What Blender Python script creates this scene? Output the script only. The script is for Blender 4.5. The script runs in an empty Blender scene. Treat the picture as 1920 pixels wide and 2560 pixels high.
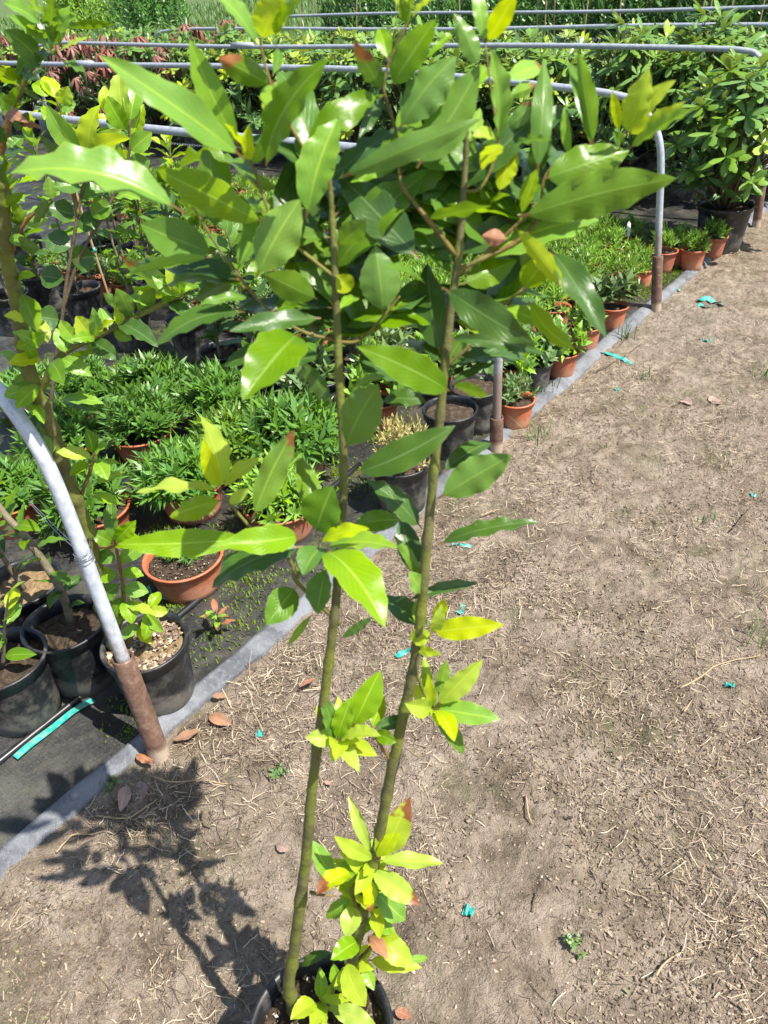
import bpy, math, random
import numpy as np
from mathutils import Vector, Matrix

# ------------------------------------------------------------------ camera, sky, sun, exposure
R = math.radians
FPX, PITCH, ROLL, CAMH = 1950.0, R(36), R(4.5), 1.6
scn = bpy.context.scene
col = scn.collection
FW = Vector((0, math.cos(PITCH), -math.sin(PITCH)))
_r0 = Vector((1, 0, 0)); _u0 = _r0.cross(FW)
RT = _r0 * math.cos(ROLL) - _u0 * math.sin(ROLL)
UP = _r0 * math.sin(ROLL) + _u0 * math.cos(ROLL)
CAM = Vector((0, 0, CAMH))
cd = bpy.data.cameras.new('camera'); co = bpy.data.objects.new('camera', cd); col.objects.link(co)
m = Matrix((RT, UP, -FW)).transposed().to_4x4(); m.translation = CAM; co.matrix_world = m
cd.sensor_fit = 'VERTICAL'; cd.sensor_height = 36.0; cd.sensor_width = 27.0
cd.lens = 36.0 * FPX / 2560.0
cd.clip_start = 0.02; cd.clip_end = 600
cd.dof.use_dof = True; cd.dof.focus_distance = 2.2; cd.dof.aperture_fstop = 9.5
scn.camera = co

SUN_EL, SUN_H = R(60), Vector((0.86, -0.51, 0)).normalized()   # horizontal direction towards the sun
w = bpy.data.worlds.new('World'); scn.world = w; w.use_nodes = True
nt = w.node_tree; nt.nodes.clear()
sky = nt.nodes.new('ShaderNodeTexSky'); sky.sky_type = 'NISHITA'; sky.sun_disc = False
sky.sun_elevation = SUN_EL; sky.sun_rotation = math.atan2(SUN_H.x, SUN_H.y)
bg = nt.nodes.new('ShaderNodeBackground'); bg.inputs[1].default_value = 0.10
wo = nt.nodes.new('ShaderNodeOutputWorld')
nt.links.new(sky.outputs[0], bg.inputs[0]); nt.links.new(bg.outputs[0], wo.inputs[0])
sd = bpy.data.lights.new('sun', 'SUN'); sd.energy = 5.0; sd.angle = R(0.5); sd.color = (1, 0.95, 0.87)
so = bpy.data.objects.new('sun', sd); col.objects.link(so)
sdir = Vector((SUN_H.x * math.cos(SUN_EL), SUN_H.y * math.cos(SUN_EL), math.sin(SUN_EL)))
so.rotation_euler = sdir.to_track_quat('Z', 'Y').to_euler()
vs = scn.view_settings
vs.view_transform = 'Standard'; vs.look = 'None'; vs.exposure = 0.92; vs.gamma = 1.0; vs.use_curve_mapping = False
scn.cycles.transparent_max_bounces = 8; scn.cycles.max_bounces = 6

rnd = random.Random(7)
npr = np.random.default_rng(11)

# ------------------------------------------------------------------ helpers
def ray(px, py): return FW + RT * ((px - 960) / FPX) - UP * ((py - 1280) / FPX)
def at(px, py, depth): return CAM + ray(px, py) * depth
def ground(px, py, z=0.0):
    d = ray(px, py); return CAM + d * ((z - CAMH) / d.z)
def atY(px, py, Y, off=0.0):
    d = ray(px, py); return CAM + d * (Y / d.y + off)

P0 = ground(400, 1890); E1 = (ground(1890, 565) - P0).normalized(); E2 = Vector((-E1.y, E1.x, 0))
def bed(s, t, z=0.0): return Vector((P0.x, P0.y, 0)) + E1 * s + E2 * t + Vector((0, 0, z))

def empty(name, loc=(0, 0, 0), rz=0.0):
    o = bpy.data.objects.new(name, None); col.objects.link(o); o.location = loc; o.rotation_euler = (0, 0, rz)
    o.empty_display_size = 0.05; return o
def tag(o, label=None, cat=None, group=None, kind=None):
    if label: o['label'] = label
    if cat: o['category'] = cat
    if group: o['group'] = group
    if kind: o['kind'] = kind
    return o
def mesh(name, v, f, mats=(), smooth=True, uv=None, mi=None):
    me = bpy.data.meshes.new(name); me.from_pydata([tuple(p) for p in v], [], [tuple(q) for q in f]); 
    for mm in mats: me.materials.append(mm)
    if smooth: me.polygons.foreach_set('use_smooth', [True] * len(me.polygons))
    if uv is not None:
        l = me.uv_layers.new(name='UVMap')
        vi = np.empty(len(me.loops), dtype=np.int32); me.loops.foreach_get('vertex_index', vi)
        l.data.foreach_set('uv', np.asarray(uv, dtype=np.float32)[vi].ravel())
    if mi is not None: me.polygons.foreach_set('material_index', mi)
    me.update(); return me
def link(name, me, parent=None, loc=(0, 0, 0), rot=None, sc=None):
    o = bpy.data.objects.new(name, me); col.objects.link(o); o.location = loc
    if parent is not None: o.parent = parent
    if rot is not None: o.rotation_euler = rot
    if sc is not None: o.scale = (sc, sc, sc) if not hasattr(sc, '__len__') else sc
    return o

def _hash(ix, iy, seed):
    h = (ix.astype(np.int64) * 374761393 + iy.astype(np.int64) * 668265263 + seed * 974711) & 0xffffffff
    h = ((h ^ (h >> 13)) * 1274126177) & 0xffffffff
    return ((h ^ (h >> 16)) & 0xffff) / 65535.0
def vn(x, y, seed=0):
    x = np.asarray(x, float); y = np.asarray(y, float)
    ix = np.floor(x); iy = np.floor(y); fx = x - ix; fy = y - iy
    fx = fx * fx * (3 - 2 * fx); fy = fy * fy * (3 - 2 * fy)
    a = _hash(ix, iy, seed); b = _hash(ix + 1, iy, seed); c = _hash(ix, iy + 1, seed); d = _hash(ix + 1, iy + 1, seed)
    return (a + (b - a) * fx) * (1 - fy) + (c + (d - c) * fx) * fy - 0.5

def smooth_path(pts, n):
    pts = [Vector(p) for p in pts]
    if len(pts) == 2: return [pts[0].lerp(pts[1], i / n) for i in range(n + 1)]
    P = [pts[0] * 2 - pts[1]] + pts + [pts[-1] * 2 - pts[-2]]
    out = []; segs = len(pts) - 1
    for i in range(n + 1):
        u = i / n * segs; k = min(int(u), segs - 1); t = u - k
        a, b, c, d = P[k], P[k + 1], P[k + 2], P[k + 3]
        out.append(0.5 * ((2 * b) + (c - a) * t + (2 * a - 5 * b + 4 * c - d) * t * t + (3 * b - a - 3 * c + d) * t ** 3))
    return out
def interp(vals, n):
    k = len(vals) - 1; o = []
    for i in range(n + 1):
        u = i / n * k; j = min(int(u), k - 1); o.append(vals[j] + (vals[j + 1] - vals[j]) * (u - j))
    return o
def tube(path, rad, seg=10, cap=True, knots=0.0, seed=0):
    """verts, faces of a tapered tube along path (list of Vector), rad list"""
    rr = random.Random(seed); v = []; f = []
    t0 = (path[1] - path[0]).normalized()
    n = t0.orthogonal().normalized()
    for i, p in enumerate(path):
        t = (path[min(i + 1, len(path) - 1)] - path[max(i - 1, 0)]).normalized()
        n = (n - t * n.dot(t)).normalized(); b = t.cross(n)
        r = rad[i] * (1 + knots * (rr.random() - 0.5))
        for k in range(seg):
            a = 2 * math.pi * k / seg
            v.append(p + (n * math.cos(a) + b * math.sin(a)) * r)
    for i in range(len(path) - 1):
        for k in range(seg):
            f.append((i * seg + k, i * seg + (k + 1) % seg, (i + 1) * seg + (k + 1) % seg, (i + 1) * seg + k))
    if cap:
        f.append(tuple(range(seg - 1, -1, -1))); f.append(tuple((len(path) - 1) * seg + k for k in range(seg)))
    return v, f
def lathe(prof, seg=40, wob=0.0, seed=0):
    rr = random.Random(seed); ph = rr.random() * 6
    v = []; f = []
    for (r, z) in prof:
        for k in range(seg):
            a = 2 * math.pi * k / seg; q = r * (1 + wob * math.sin(2 * a + ph))
            v.append((q * math.cos(a), q * math.sin(a), z))
    n = len(prof)
    for i in range(n - 1):
        for k in range(seg):
            f.append((i * seg + k, i * seg + (k + 1) % seg, (i + 1) * seg + (k + 1) % seg, (i + 1) * seg + k))
    f.append(tuple(range(seg - 1, -1, -1)))
    return v, f

# ------------------------------------------------------------------ materials
class NT:
    def __init__(s, name):
        s.m = bpy.data.materials.new(name); s.m.use_nodes = True; s.t = s.m.node_tree; s.t.nodes.clear()
        s.out = s.n('ShaderNodeOutputMaterial')
    def n(s, ty, **kw):
        o = s.t.nodes.new(ty)
        for k, v in kw.items(): setattr(o, k, v)
        return o
    def l(s, a, b): s.t.links.new(a, b)
    def val(s, sock, v):
        if hasattr(v, 'bl_rna') and hasattr(v, 'is_output'): s.l(v, sock)
        else: sock.default_value = v
    def math(s, op, a, b=0.0, c=None, clamp=False):
        o = s.n('ShaderNodeMath', operation=op, use_clamp=clamp); s.val(o.inputs[0], a); s.val(o.inputs[1], b)
        if c is not None: s.val(o.inputs[2], c)
        return o.outputs[0]
    def mix(s, fac, a, b, mode='MIX'):
        o = s.n('ShaderNodeMix', data_type='RGBA', blend_type=mode); s.val(o.inputs[0], fac)
        for i, x in ((6, a), (7, b)):
            s.val(o.inputs[i], (*x, 1) if isinstance(x, tuple) and len(x) == 3 else x)
        return o.outputs[2]
    def noise(s, scale, detail=4, rough=0.6, vec=None, dist=0.0):
        o = s.n('ShaderNodeTexNoise'); o.inputs['Scale'].default_value = scale; o.inputs['Detail'].default_value = detail
        o.inputs['Roughness'].default_value = rough; o.inputs['Distortion'].default_value = dist
        s.l(vec if vec is not None else s.co(), o.inputs['Vector']); return o.outputs[0]
    def co(s, which='Object'):
        if not hasattr(s, '_tc'): s._tc = s.n('ShaderNodeTexCoord')
        return s._tc.outputs[which]
    def pos(s):
        if not hasattr(s, '_g'): s._g = s.n('ShaderNodeNewGeometry')
        return s._g.outputs['Position']
    def geo(s, k):
        s.pos(); return s._g.outputs[k]
    def ramp(s, fac, stops):
        o = s.n('ShaderNodeValToRGB'); e = o.color_ramp.elements
        while len(e) < len(stops): e.new(0.5)
        for k, (p, c) in enumerate(stops): e[k].position = p; e[k].color = (*c, 1) if len(c) == 3 else c
        s.l(fac, o.inputs[0]); return o.outputs[0]
    def step(s, x, a, b):
        o = s.n('ShaderNodeMapRange', interpolation_type='SMOOTHSTEP'); s.val(o.inputs[0], x)
        o.inputs[1].default_value = a; o.inputs[2].default_value = b; return o.outputs[0]
    def bump(s, h, strength=0.4, dist=0.01):
        o = s.n('ShaderNodeBump'); o.inputs['Strength'].default_value = strength; o.inputs['Distance'].default_value = dist
        s.l(h, o.inputs['Height']); return o.outputs[0]
    def principled(s, base, rough=0.5, spec=0.5, metal=0.0, normal=None):
        o = s.n('ShaderNodeBsdfPrincipled')
        s.val(o.inputs['Base Color'], (*base, 1) if isinstance(base, tuple) else base)
        s.val(o.inputs['Roughness'], rough); s.val(o.inputs['Specular IOR Level'], spec); s.val(o.inputs['Metallic'], metal)
        if normal is not None: s.l(normal, o.inputs['Normal'])
        return o.outputs[0]
    def done(s, sh): s.l(sh, s.out.inputs[0]); return s.m

def leaf_mat(name, top, under, rough=0.38, trans=0.30, tcol=None, brown=False, island=False, veins=True, spec=0.5):
    k = NT(name); kr = 1.0 if top[0] < 0.4 else 0.0
    warm = lambda r_, g_: tuple(min(1, c * q) for c, q in zip(top, (1 + (r_ - 1) * (kr * .9 + .1), 1 + (g_ - 1) * (kr * .7 + .3), 1.0)))
    if island: rv = k.geo('Random Per Island')
    else:
        oi = k.n('ShaderNodeObjectInfo'); rv = oi.outputs['Random']
    uv = k.n('ShaderNodeSeparateXYZ'); k.l(k.co('UV'), uv.inputs[0]); u, vv = uv.outputs[0], uv.outputs[1]
    base = k.mix(k.geo('Backfacing'), top, under)
    n1 = k.noise(22.0, 3, vec=k.pos())
    base = k.mix(k.math('MULTIPLY', k.step(n1, 0.35, 0.75), 0.35), base, warm(1.7, 1.35))
    hs = k.n('ShaderNodeHueSaturation'); k.l(base, hs.inputs['Color'])
    k.l(k.math('MULTIPLY_ADD', rv, 0.028, 0.488), hs.inputs['Hue'])
    k.l(k.math('MULTIPLY_ADD', rv, -0.25, 1.1), hs.inputs['Saturation'])
    rv2 = k.math('FRACT', k.math('MULTIPLY', rv, 7.31))
    if island:
        ob = k.n('ShaderNodeObjectInfo'); rv2 = k.math('ADD', k.math('MULTIPLY', rv2, 0.6), k.math('MULTIPLY', k.math('SUBTRACT', ob.outputs['Random'], 0.3), 0.75)); k.l(k.math('MULTIPLY_ADD', rv2, 0.55, 0.74), hs.inputs['Value'])
    base = hs.outputs[0]; h = None
    if veins:
        a = k.math('ABSOLUTE', k.math('SUBTRACT', u, 0.5))
        mid = k.math('SUBTRACT', 1.0, k.step(a, 0.012, 0.04))
        ph = k.math('ADD', k.math('MULTIPLY', vv, 62.0), k.math('MULTIPLY', a, -46.0))
        sv = k.step(k.math('SINE', ph), 0.86, 1.0)
        vc = tuple(min(.8, c * q + 0.05) for c, q in zip(top, (1.9 if kr else 1.2, 1.5 if kr else 1.15, 1.4)))
        base = k.mix(k.math('MULTIPLY', mid, 0.85), base, vc)
        base = k.mix(k.math('MULTIPLY', sv, 0.26), base, vc)
        edge = k.math('ADD', k.step(a, 0.455, 0.5), 0.0); base = k.mix(k.math('MULTIPLY', edge, 0.45), base, vc)
        lo = k.math('SUBTRACT', 1.0, k.step(k.math('ADD', vv, k.math('MULTIPLY', n1, 0.5)), 0.25, 0.75))
        base = k.mix(k.math('MULTIPLY', lo, 0.30), base, tuple(c * q for c, q in zip(top, (0.55, 0.72, 0.8))))
        base = k.mix(k.math('MULTIPLY', k.step(k.noise(9.0, 3, vec=k.pos()), 0.52, 0.7), 0.28), base, warm(1.9, 1.3))
        h = k.math('SUBTRACT', k.noise(60.0, 2, vec=k.pos()), k.math('ADD', k.math('MULTIPLY', mid, 1.2), k.math('MULTIPLY', sv, 0.5)))
        sp = k.step(k.noise(110.0, 3, vec=k.pos()), 0.68, 0.74)
        base = k.mix(k.math('MULTIPLY', sp, 0.35), base, (0.38, 0.34, 0.16))
    if not island:
        base = k.mix(k.math('SUBTRACT', 1.0, k.step(vv, 0.0, 0.03)), base, (0.20, 0.13, 0.04))
    if brown:
        nn = k.math('MULTIPLY', k.math('SUBTRACT', k.noise(38.0, 2, vec=k.pos()), 0.5), 0.7)
        bm = k.step(k.math('ADD', vv, k.math('MULTIPLY', nn, 1.3)), 0.74, 0.84)
        base = k.mix(bm, base, k.mix(k.noise(90, 2, vec=k.pos()), (0.20, 0.055, 0.02), (0.46, 0.19, 0.075)))
    nrm = k.bump(h, 0.22, 0.003) if h is not None else None
    p = k.principled(base, rough, spec, 0.0, nrm)
    t = k.n('ShaderNodeBsdfTranslucent')
    k.l(k.mix(1.0, base, tcol or (1.0, 0.95, 0.35), 'MULTIPLY'), t.inputs[0])
    ms = k.n('ShaderNodeMixShader'); ms.inputs[0].default_value = trans; k.l(p, ms.inputs[1]); k.l(t.outputs[0], ms.inputs[2])
    return k.done(ms.outputs[0])

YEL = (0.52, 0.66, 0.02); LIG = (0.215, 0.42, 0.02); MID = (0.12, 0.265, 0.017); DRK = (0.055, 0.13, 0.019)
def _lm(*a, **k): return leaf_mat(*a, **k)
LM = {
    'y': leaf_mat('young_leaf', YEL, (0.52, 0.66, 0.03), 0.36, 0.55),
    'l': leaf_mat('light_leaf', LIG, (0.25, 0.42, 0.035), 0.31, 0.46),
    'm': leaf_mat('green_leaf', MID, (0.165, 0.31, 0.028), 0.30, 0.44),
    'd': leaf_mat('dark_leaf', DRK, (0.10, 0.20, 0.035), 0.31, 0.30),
    'b': leaf_mat('brown_leaf', (0.30, 0.13, 0.06), (0.36, 0.20, 0.12), 0.6, 0.12, (1, .8, .6)),
    'yt': leaf_mat('young_leaf_scorched', YEL, (0.50, 0.62, 0.04), 0.36, 0.48, brown=True),
    'lt': leaf_mat('light_leaf_scorched', LIG, (0.185, 0.345, 0.04), 0.30, 0.30, brown=True),
    'mt': leaf_mat('green_leaf_scorched', MID, (0.125, 0.255, 0.03), 0.29, 0.28, brown=True),
}
M_BUSH = leaf_mat('bush_leaf', (0.12, 0.275, 0.04), (0.16, 0.29, 0.065), 0.38, 0.28, island=True, veins=False)
M_BUSH2 = leaf_mat('bright_bush_leaf', (0.20, 0.38, 0.04), (0.22, 0.36, 0.08), 0.38, 0.30, island=True, veins=False)
M_BUSH3 = leaf_mat('grey_bush_leaf', (0.15, 0.26, 0.09), (0.24, 0.32, 0.15), 0.42, 0.26, island=True, veins=False)
M_DRYBUSH = leaf_mat('dry_leaf', (0.42, 0.36, 0.13), (0.46, 0.38, 0.18), 0.6, 0.2, island=True, veins=False)
M_RHODO = leaf_mat('rhododendron_leaf', (0.15, 0.29, 0.055), (0.28, 0.38, 0.14), 0.30, 0.24, veins=False)
M_RHODO_Y = leaf_mat('rhododendron_leaf_pale', (0.34, 0.46, 0.05), (0.40, 0.48, 0.14), 0.32, 0.26, veins=False)
M_RHODO_R = leaf_mat('rhododendron_leaf_red', (0.25, 0.09, 0.07), (0.30, 0.14, 0.11), 0.5, 0.12, (1, .7, .6), veins=False)
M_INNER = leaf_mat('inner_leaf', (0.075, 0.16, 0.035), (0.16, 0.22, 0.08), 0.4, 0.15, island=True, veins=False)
M_FAR = leaf_mat('tall_shrub_leaf', (0.085, 0.22, 0.04), (0.12, 0.22, 0.07), 0.35, 0.2, island=True, veins=False)
M_GRASS = leaf_mat('grass_blade', (0.085, 0.18, 0.035), (0.11, 0.20, 0.05), 0.45, 0.3, island=True, veins=False)
M_MOSS = leaf_mat('moss', (0.15, 0.24, 0.02), (0.15, 0.24, 0.02), 0.8, 0.2, island=True, veins=False, spec=0.1)

def bark(name, a, b, scale=40.0):
    k = NT(name); n = k.noise(scale, 5, 0.65); z = k.noise(14.0, 4)
    c = k.mix(k.step(z, 0.36, 0.62), a, b); c = k.mix(k.math('MULTIPLY', k.step(n, 0.45, 0.7), 0.5), c, (0.05, 0.045, 0.02))
    sp = k.step(k.noise(260, 2), 0.68, 0.74); c = k.mix(k.math('MULTIPLY', sp, 0.45), c, (0.42, 0.38, 0.24))
    c = k.mix(k.math('MULTIPLY', k.step(k.noise(6.0, 5, 0.7), 0.55, 0.66), 0.28), c, (0.22, 0.18, 0.11))
    return k.done(k.principled(c, 0.6, 0.3, 0, k.bump(n, 0.7, 0.005)))
M_STEM = bark('green_bark', (0.16, 0.18, 0.03), (0.12, 0.115, 0.045))
M_STEM_G = bark('grey_bark', (0.22, 0.18, 0.12), (0.12, 0.10, 0.06))
M_TWIG = bark('red_twig_bark', (0.19, 0.10, 0.035), (0.16, 0.16, 0.035))
M_WOOD = bark('shrub_bark', (0.10, 0.075, 0.045), (0.15, 0.11, 0.07))
def cane_mat():
    k = NT('cane'); n = k.noise(30, 3); return k.done(k.principled(k.mix(n, (0.42, 0.31, 0.17), (0.30, 0.22, 0.12)), 0.6))
M_CANE = cane_mat()

def pot_mat(name, base, dust, rough=0.42, dustamt=0.55, gloss=0.5):
    k = NT(name); oi = k.n('ShaderNodeObjectInfo')
    z = k.n('ShaderNodeSeparateXYZ'); k.l(k.co(), z.inputs[0])
    n = k.noise(14, 6, 0.7); n2 = k.noise(160, 2)
    low = k.math('SUBTRACT', 1.0, k.step(z.outputs[2], 0.0, 0.14))
    d = k.math('MULTIPLY', k.step(k.math('ADD', n, k.math('MULTIPLY', low, 0.22)), 0.45, 0.78), dustamt)
    c = k.mix(d, base, dust); c = k.mix(k.math('MULTIPLY', k.step(n2, 0.66, 0.74), 0.30), c, dust)
    hs = k.n('ShaderNodeHueSaturation'); k.l(c, hs.inputs['Color']); k.l(k.math('MULTIPLY_ADD', oi.outputs['Random'], 0.4, 0.8), hs.inputs['Value'])
    return k.done(k.principled(hs.outputs[0], k.math('MULTIPLY_ADD', d, 0.4, rough), gloss, 0, k.bump(n2, 0.12, 0.002)))
M_BLACK = pot_mat('black_plastic', (0.012, 0.013, 0.016), (0.22, 0.20, 0.17), 0.42, 0.62)
M_TERRA = pot_mat('terracotta_plastic', (0.40, 0.105, 0.045), (0.50, 0.30, 0.20), 0.42, 0.5)
def soil_mat(name, a, b, c, sc=1.0, spec=0.15):
    k = NT(name); n = k.noise(60 * sc, 6, 0.75); n2 = k.noise(190 * sc, 3)
    x = k.ramp(n, [(0.25, a), (0.5, b), (0.75, c)]); x = k.mix(k.math('MULTIPLY', k.step(n2, 0.66, 0.72), 0.35), x, (0.34, 0.29, 0.22))
    return k.done(k.principled(x, 0.9, spec, 0, k.bump(n, 0.9, 0.012)))
M_POTSOIL = soil_mat('potting_soil', (0.020, 0.014, 0.010), (0.065, 0.045, 0.03), (0.16, 0.12, 0.08))
M_BARK = soil_mat('bark_mulch', (0.10, 0.06, 0.03), (0.28, 0.19, 0.10), (0.42, 0.32, 0.18))
def rust_mat():
    k = NT('rusty_steel'); n = k.noise(26, 6, 0.7); n2 = k.noise(120, 4)
    z = k.n('ShaderNodeSeparateXYZ'); k.l(k.pos(), z.inputs[0])
    c = k.ramp(n, [(0.32, (0.085, 0.045, 0.03)), (0.48, (0.15, 0.085, 0.06)), (0.58, (0.20, 0.125, 0.09)), (0.7, (0.33, 0.25, 0.19))])
    c = k.mix(k.math('MULTIPLY', k.step(n2, 0.55, 0.7), 0.4), c, (0.06, 0.03, 0.02))
    mud = k.math('SUBTRACT', 1.0, k.step(k.math('ADD', z.outputs[2], k.math('MULTIPLY', n, 0.05)), 0.05, 0.075))
    c = k.mix(mud, c, (0.40, 0.31, 0.23))
    return k.done(k.principled(c, 0.75, 0.3, 0, k.bump(n2, 0.4, 0.003)))
M_RUST = rust_mat()
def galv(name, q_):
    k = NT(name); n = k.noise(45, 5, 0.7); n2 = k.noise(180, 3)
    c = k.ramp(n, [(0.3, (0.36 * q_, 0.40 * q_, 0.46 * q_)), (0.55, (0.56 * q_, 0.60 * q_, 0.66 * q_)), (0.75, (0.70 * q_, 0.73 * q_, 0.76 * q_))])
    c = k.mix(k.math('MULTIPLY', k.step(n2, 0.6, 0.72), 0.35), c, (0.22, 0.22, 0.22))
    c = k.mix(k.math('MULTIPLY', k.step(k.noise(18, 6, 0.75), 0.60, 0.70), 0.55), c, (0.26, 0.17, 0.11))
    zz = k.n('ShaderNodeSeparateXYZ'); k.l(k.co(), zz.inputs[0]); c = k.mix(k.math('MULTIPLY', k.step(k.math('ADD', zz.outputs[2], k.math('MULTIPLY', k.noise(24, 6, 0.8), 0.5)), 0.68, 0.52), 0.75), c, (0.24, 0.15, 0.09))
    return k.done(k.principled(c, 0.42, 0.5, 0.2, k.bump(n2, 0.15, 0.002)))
M_GALV = galv('galvanised_steel', .72); M_GALV_LIT = galv('overexposed_galvanised_steel', 1.0)  # second steel is the near hoop's paler copy, overexposure put into its colour
def plain(name, c, rough=0.5, spec=0.5, metal=0.0, bumps=0.0):
    k = NT(name); n = k.noise(50, 4); cc = k.mix(k.step(n, 0.3, 0.7), tuple(q * 0.72 for q in c), c)
    return k.done(k.principled(cc, rough, spec, metal, k.bump(n, bumps, 0.003) if bumps else None))
M_WIRE = plain('wire', (0.35, 0.37, 0.40), 0.4, 0.5, 0.7)
M_PIPE = plain('black_polythene', (0.02, 0.02, 0.022), 0.33, 0.6)
def tape_mat():
    k = NT('turquoise_tape'); n = k.noise(40, 4)
    c = k.mix(k.step(n, 0.35, 0.7), (0.01, 0.30, 0.24), (0.03, 0.46, 0.40)); c = k.mix(k.math('MULTIPLY', k.step(k.noise(70, 5, 0.75), 0.45, 0.65), 0.7), c, (0.26, 0.25, 0.19))
    return k.done(k.principled(c, 0.5))
M_TAPE = tape_mat()
M_DEAD = leaf_mat('dead_leaf', (0.30, 0.15, 0.085), (0.40, 0.24, 0.16), 0.62, 0.1, (1, .8, .6))
M_DEADG = leaf_mat('grey_dead_leaf', (0.30, 0.22, 0.18), (0.36, 0.28, 0.23), 0.65, 0.08, (1, .8, .6))
def straw_mat():
    k = NT('straw'); r = k.geo('Random Per Island')
    c = k.ramp(r, [(0.0, (0.08, 0.055, 0.04)), (0.35, (0.17, 0.12, 0.085)), (0.7, (0.34, 0.265, 0.18)), (1.0, (0.60, 0.50, 0.36))])
    return k.done(k.principled(c, 0.7, 0.25))
M_STRAW = straw_mat()
def frag_mat():
    k = NT('leaf_fragment'); r = k.geo('Random Per Island')
    c = k.ramp(r, [(0.0, (0.06, 0.045, 0.03)), (0.4, (0.15, 0.11, 0.075)), (0.75, (0.27, 0.21, 0.145)), (0.95, (0.38, 0.31, 0.22)), (1.0, (0.16, 0.17, 0.07))])
    return k.done(k.principled(c, 0.8, 0.15))
M_FRAG = frag_mat()
def pebble_mat():
    k = NT('clod'); r = k.geo('Random Per Island'); n = k.noise(200, 3, vec=k.pos())
    c = k.ramp(r, [(0.0, (0.16, 0.12, 0.085)), (0.6, (0.32, 0.25, 0.185)), (1.0, (0.42, 0.34, 0.26))])
    return k.done(k.principled(c, 0.9, 0.15, 0, k.bump(n, 0.5, 0.004)))
M_CLOD = pebble_mat()
def crumb_mat():
    k = NT('pot_crumb'); r = k.geo('Random Per Island')
    c = k.ramp(r, [(0.0, (0.03, 0.02, 0.014)), (0.7, (0.11, 0.08, 0.055)), (0.9, (0.26, 0.21, 0.15)), (1.0, (0.5, 0.46, 0.4))])
    return k.done(k.principled(c, 0.9, 0.15))
M_CRUMB = crumb_mat()
M_WHITE = plain('white_label', (0.75, 0.75, 0.73), 0.5)
M_PINK = plain('pink_petal', (0.62, 0.22, 0.50), 0.6)

def ground_mat():
    k = NT('dry_soil'); P = k.pos()
    big = k.noise(0.9, 5, 0.6, P, 0.6); midn = k.noise(7.0, 11, 0.78, P, 0.5); fine = k.noise(55, 6, 0.72, P); vf = k.noise(240, 3, 0.6, P)
    c = k.ramp(midn, [(0.34, (0.11, 0.085, 0.058)), (0.45, (0.245, 0.193, 0.14)), (0.54, (0.37, 0.298, 0.225)), (0.66, (0.51, 0.42, 0.33))])
    c = k.mix(k.math('MULTIPLY', k.step(fine, 0.30, 0.72), 0.5), (0.13, 0.10, 0.075), c) if False else k.mix(k.math('MULTIPLY', k.step(fine, 0.46, 0.30), 0.55), c, (0.10, 0.078, 0.058))
    c = k.mix(k.math('MULTIPLY', k.step(vf, 0.55, 0.75), 0.45), c, (0.54, 0.45, 0.36))
    crk = k.n('ShaderNodeTexVoronoi', feature='DISTANCE_TO_EDGE'); crk.inputs['Scale'].default_value = 34.0; k.l(k.math('ADD', 0, 0), crk.inputs['Randomness']) if False else None
    wp = k.n('ShaderNodeVectorMath', operation='ADD'); k.l(P, wp.inputs[0]); nz = k.n('ShaderNodeTexNoise'); nz.inputs['Scale'].default_value = 22; k.l(P, nz.inputs['Vector']); scl = k.n('ShaderNodeVectorMath', operation='SCALE'); k.l(nz.outputs[1], scl.inputs[0]); scl.inputs['Scale'].default_value = 0.05; k.l(scl.outputs[0], wp.inputs[1]); k.l(wp.outputs[0], crk.inputs['Vector'])
    ck = k.math('MULTIPLY', k.math('SUBTRACT', 1.0, k.step(crk.outputs['Distance'], 0.0, 0.09)), k.step(k.noise(7, 3, 0.6, P), 0.48, 0.62)); c = k.mix(k.math('MULTIPLY', ck, 0.22), c, (0.12, 0.095, 0.07))
    alg = k.math('MULTIPLY', k.step(k.noise(2.6, 5, 0.7, P), 0.48, 0.66), k.step(k.noise(24, 8, 0.78, P), 0.40, 0.58))
    c = k.mix(k.math('MULTIPLY', alg, 0.7), c, (0.15, 0.155, 0.075))
    grey = k.math('MULTIPLY', k.step(big, 0.52, 0.66), 0.3); c = k.mix(grey, c, (0.30, 0.27, 0.22))
    # grass takes over well beyond the aisle
    sp = k.n('ShaderNodeSeparateXYZ'); k.l(P, sp.inputs[0])
    g = k.step(k.math('ADD', sp.outputs[1], k.math('MULTIPLY', midn, 3.0)), 15.0, 18.5)
    gc = k.mix(k.noise(1.6, 5, 0.7, P), (0.065, 0.12, 0.04), (0.14, 0.18, 0.08))
    c = k.mix(g, c, gc)
    hh = k.math('SUBTRACT', k.math('ADD', k.math('MULTIPLY', fine, 1.0), k.math('MULTIPLY', vf, 0.35)), k.math('MULTIPLY', ck, 0.15))
    return k.done(k.principled(c, 0.92, 0.12, 0, k.bump(hh, 1.0, 0.022)))
M_GROUND = ground_mat()
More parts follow.
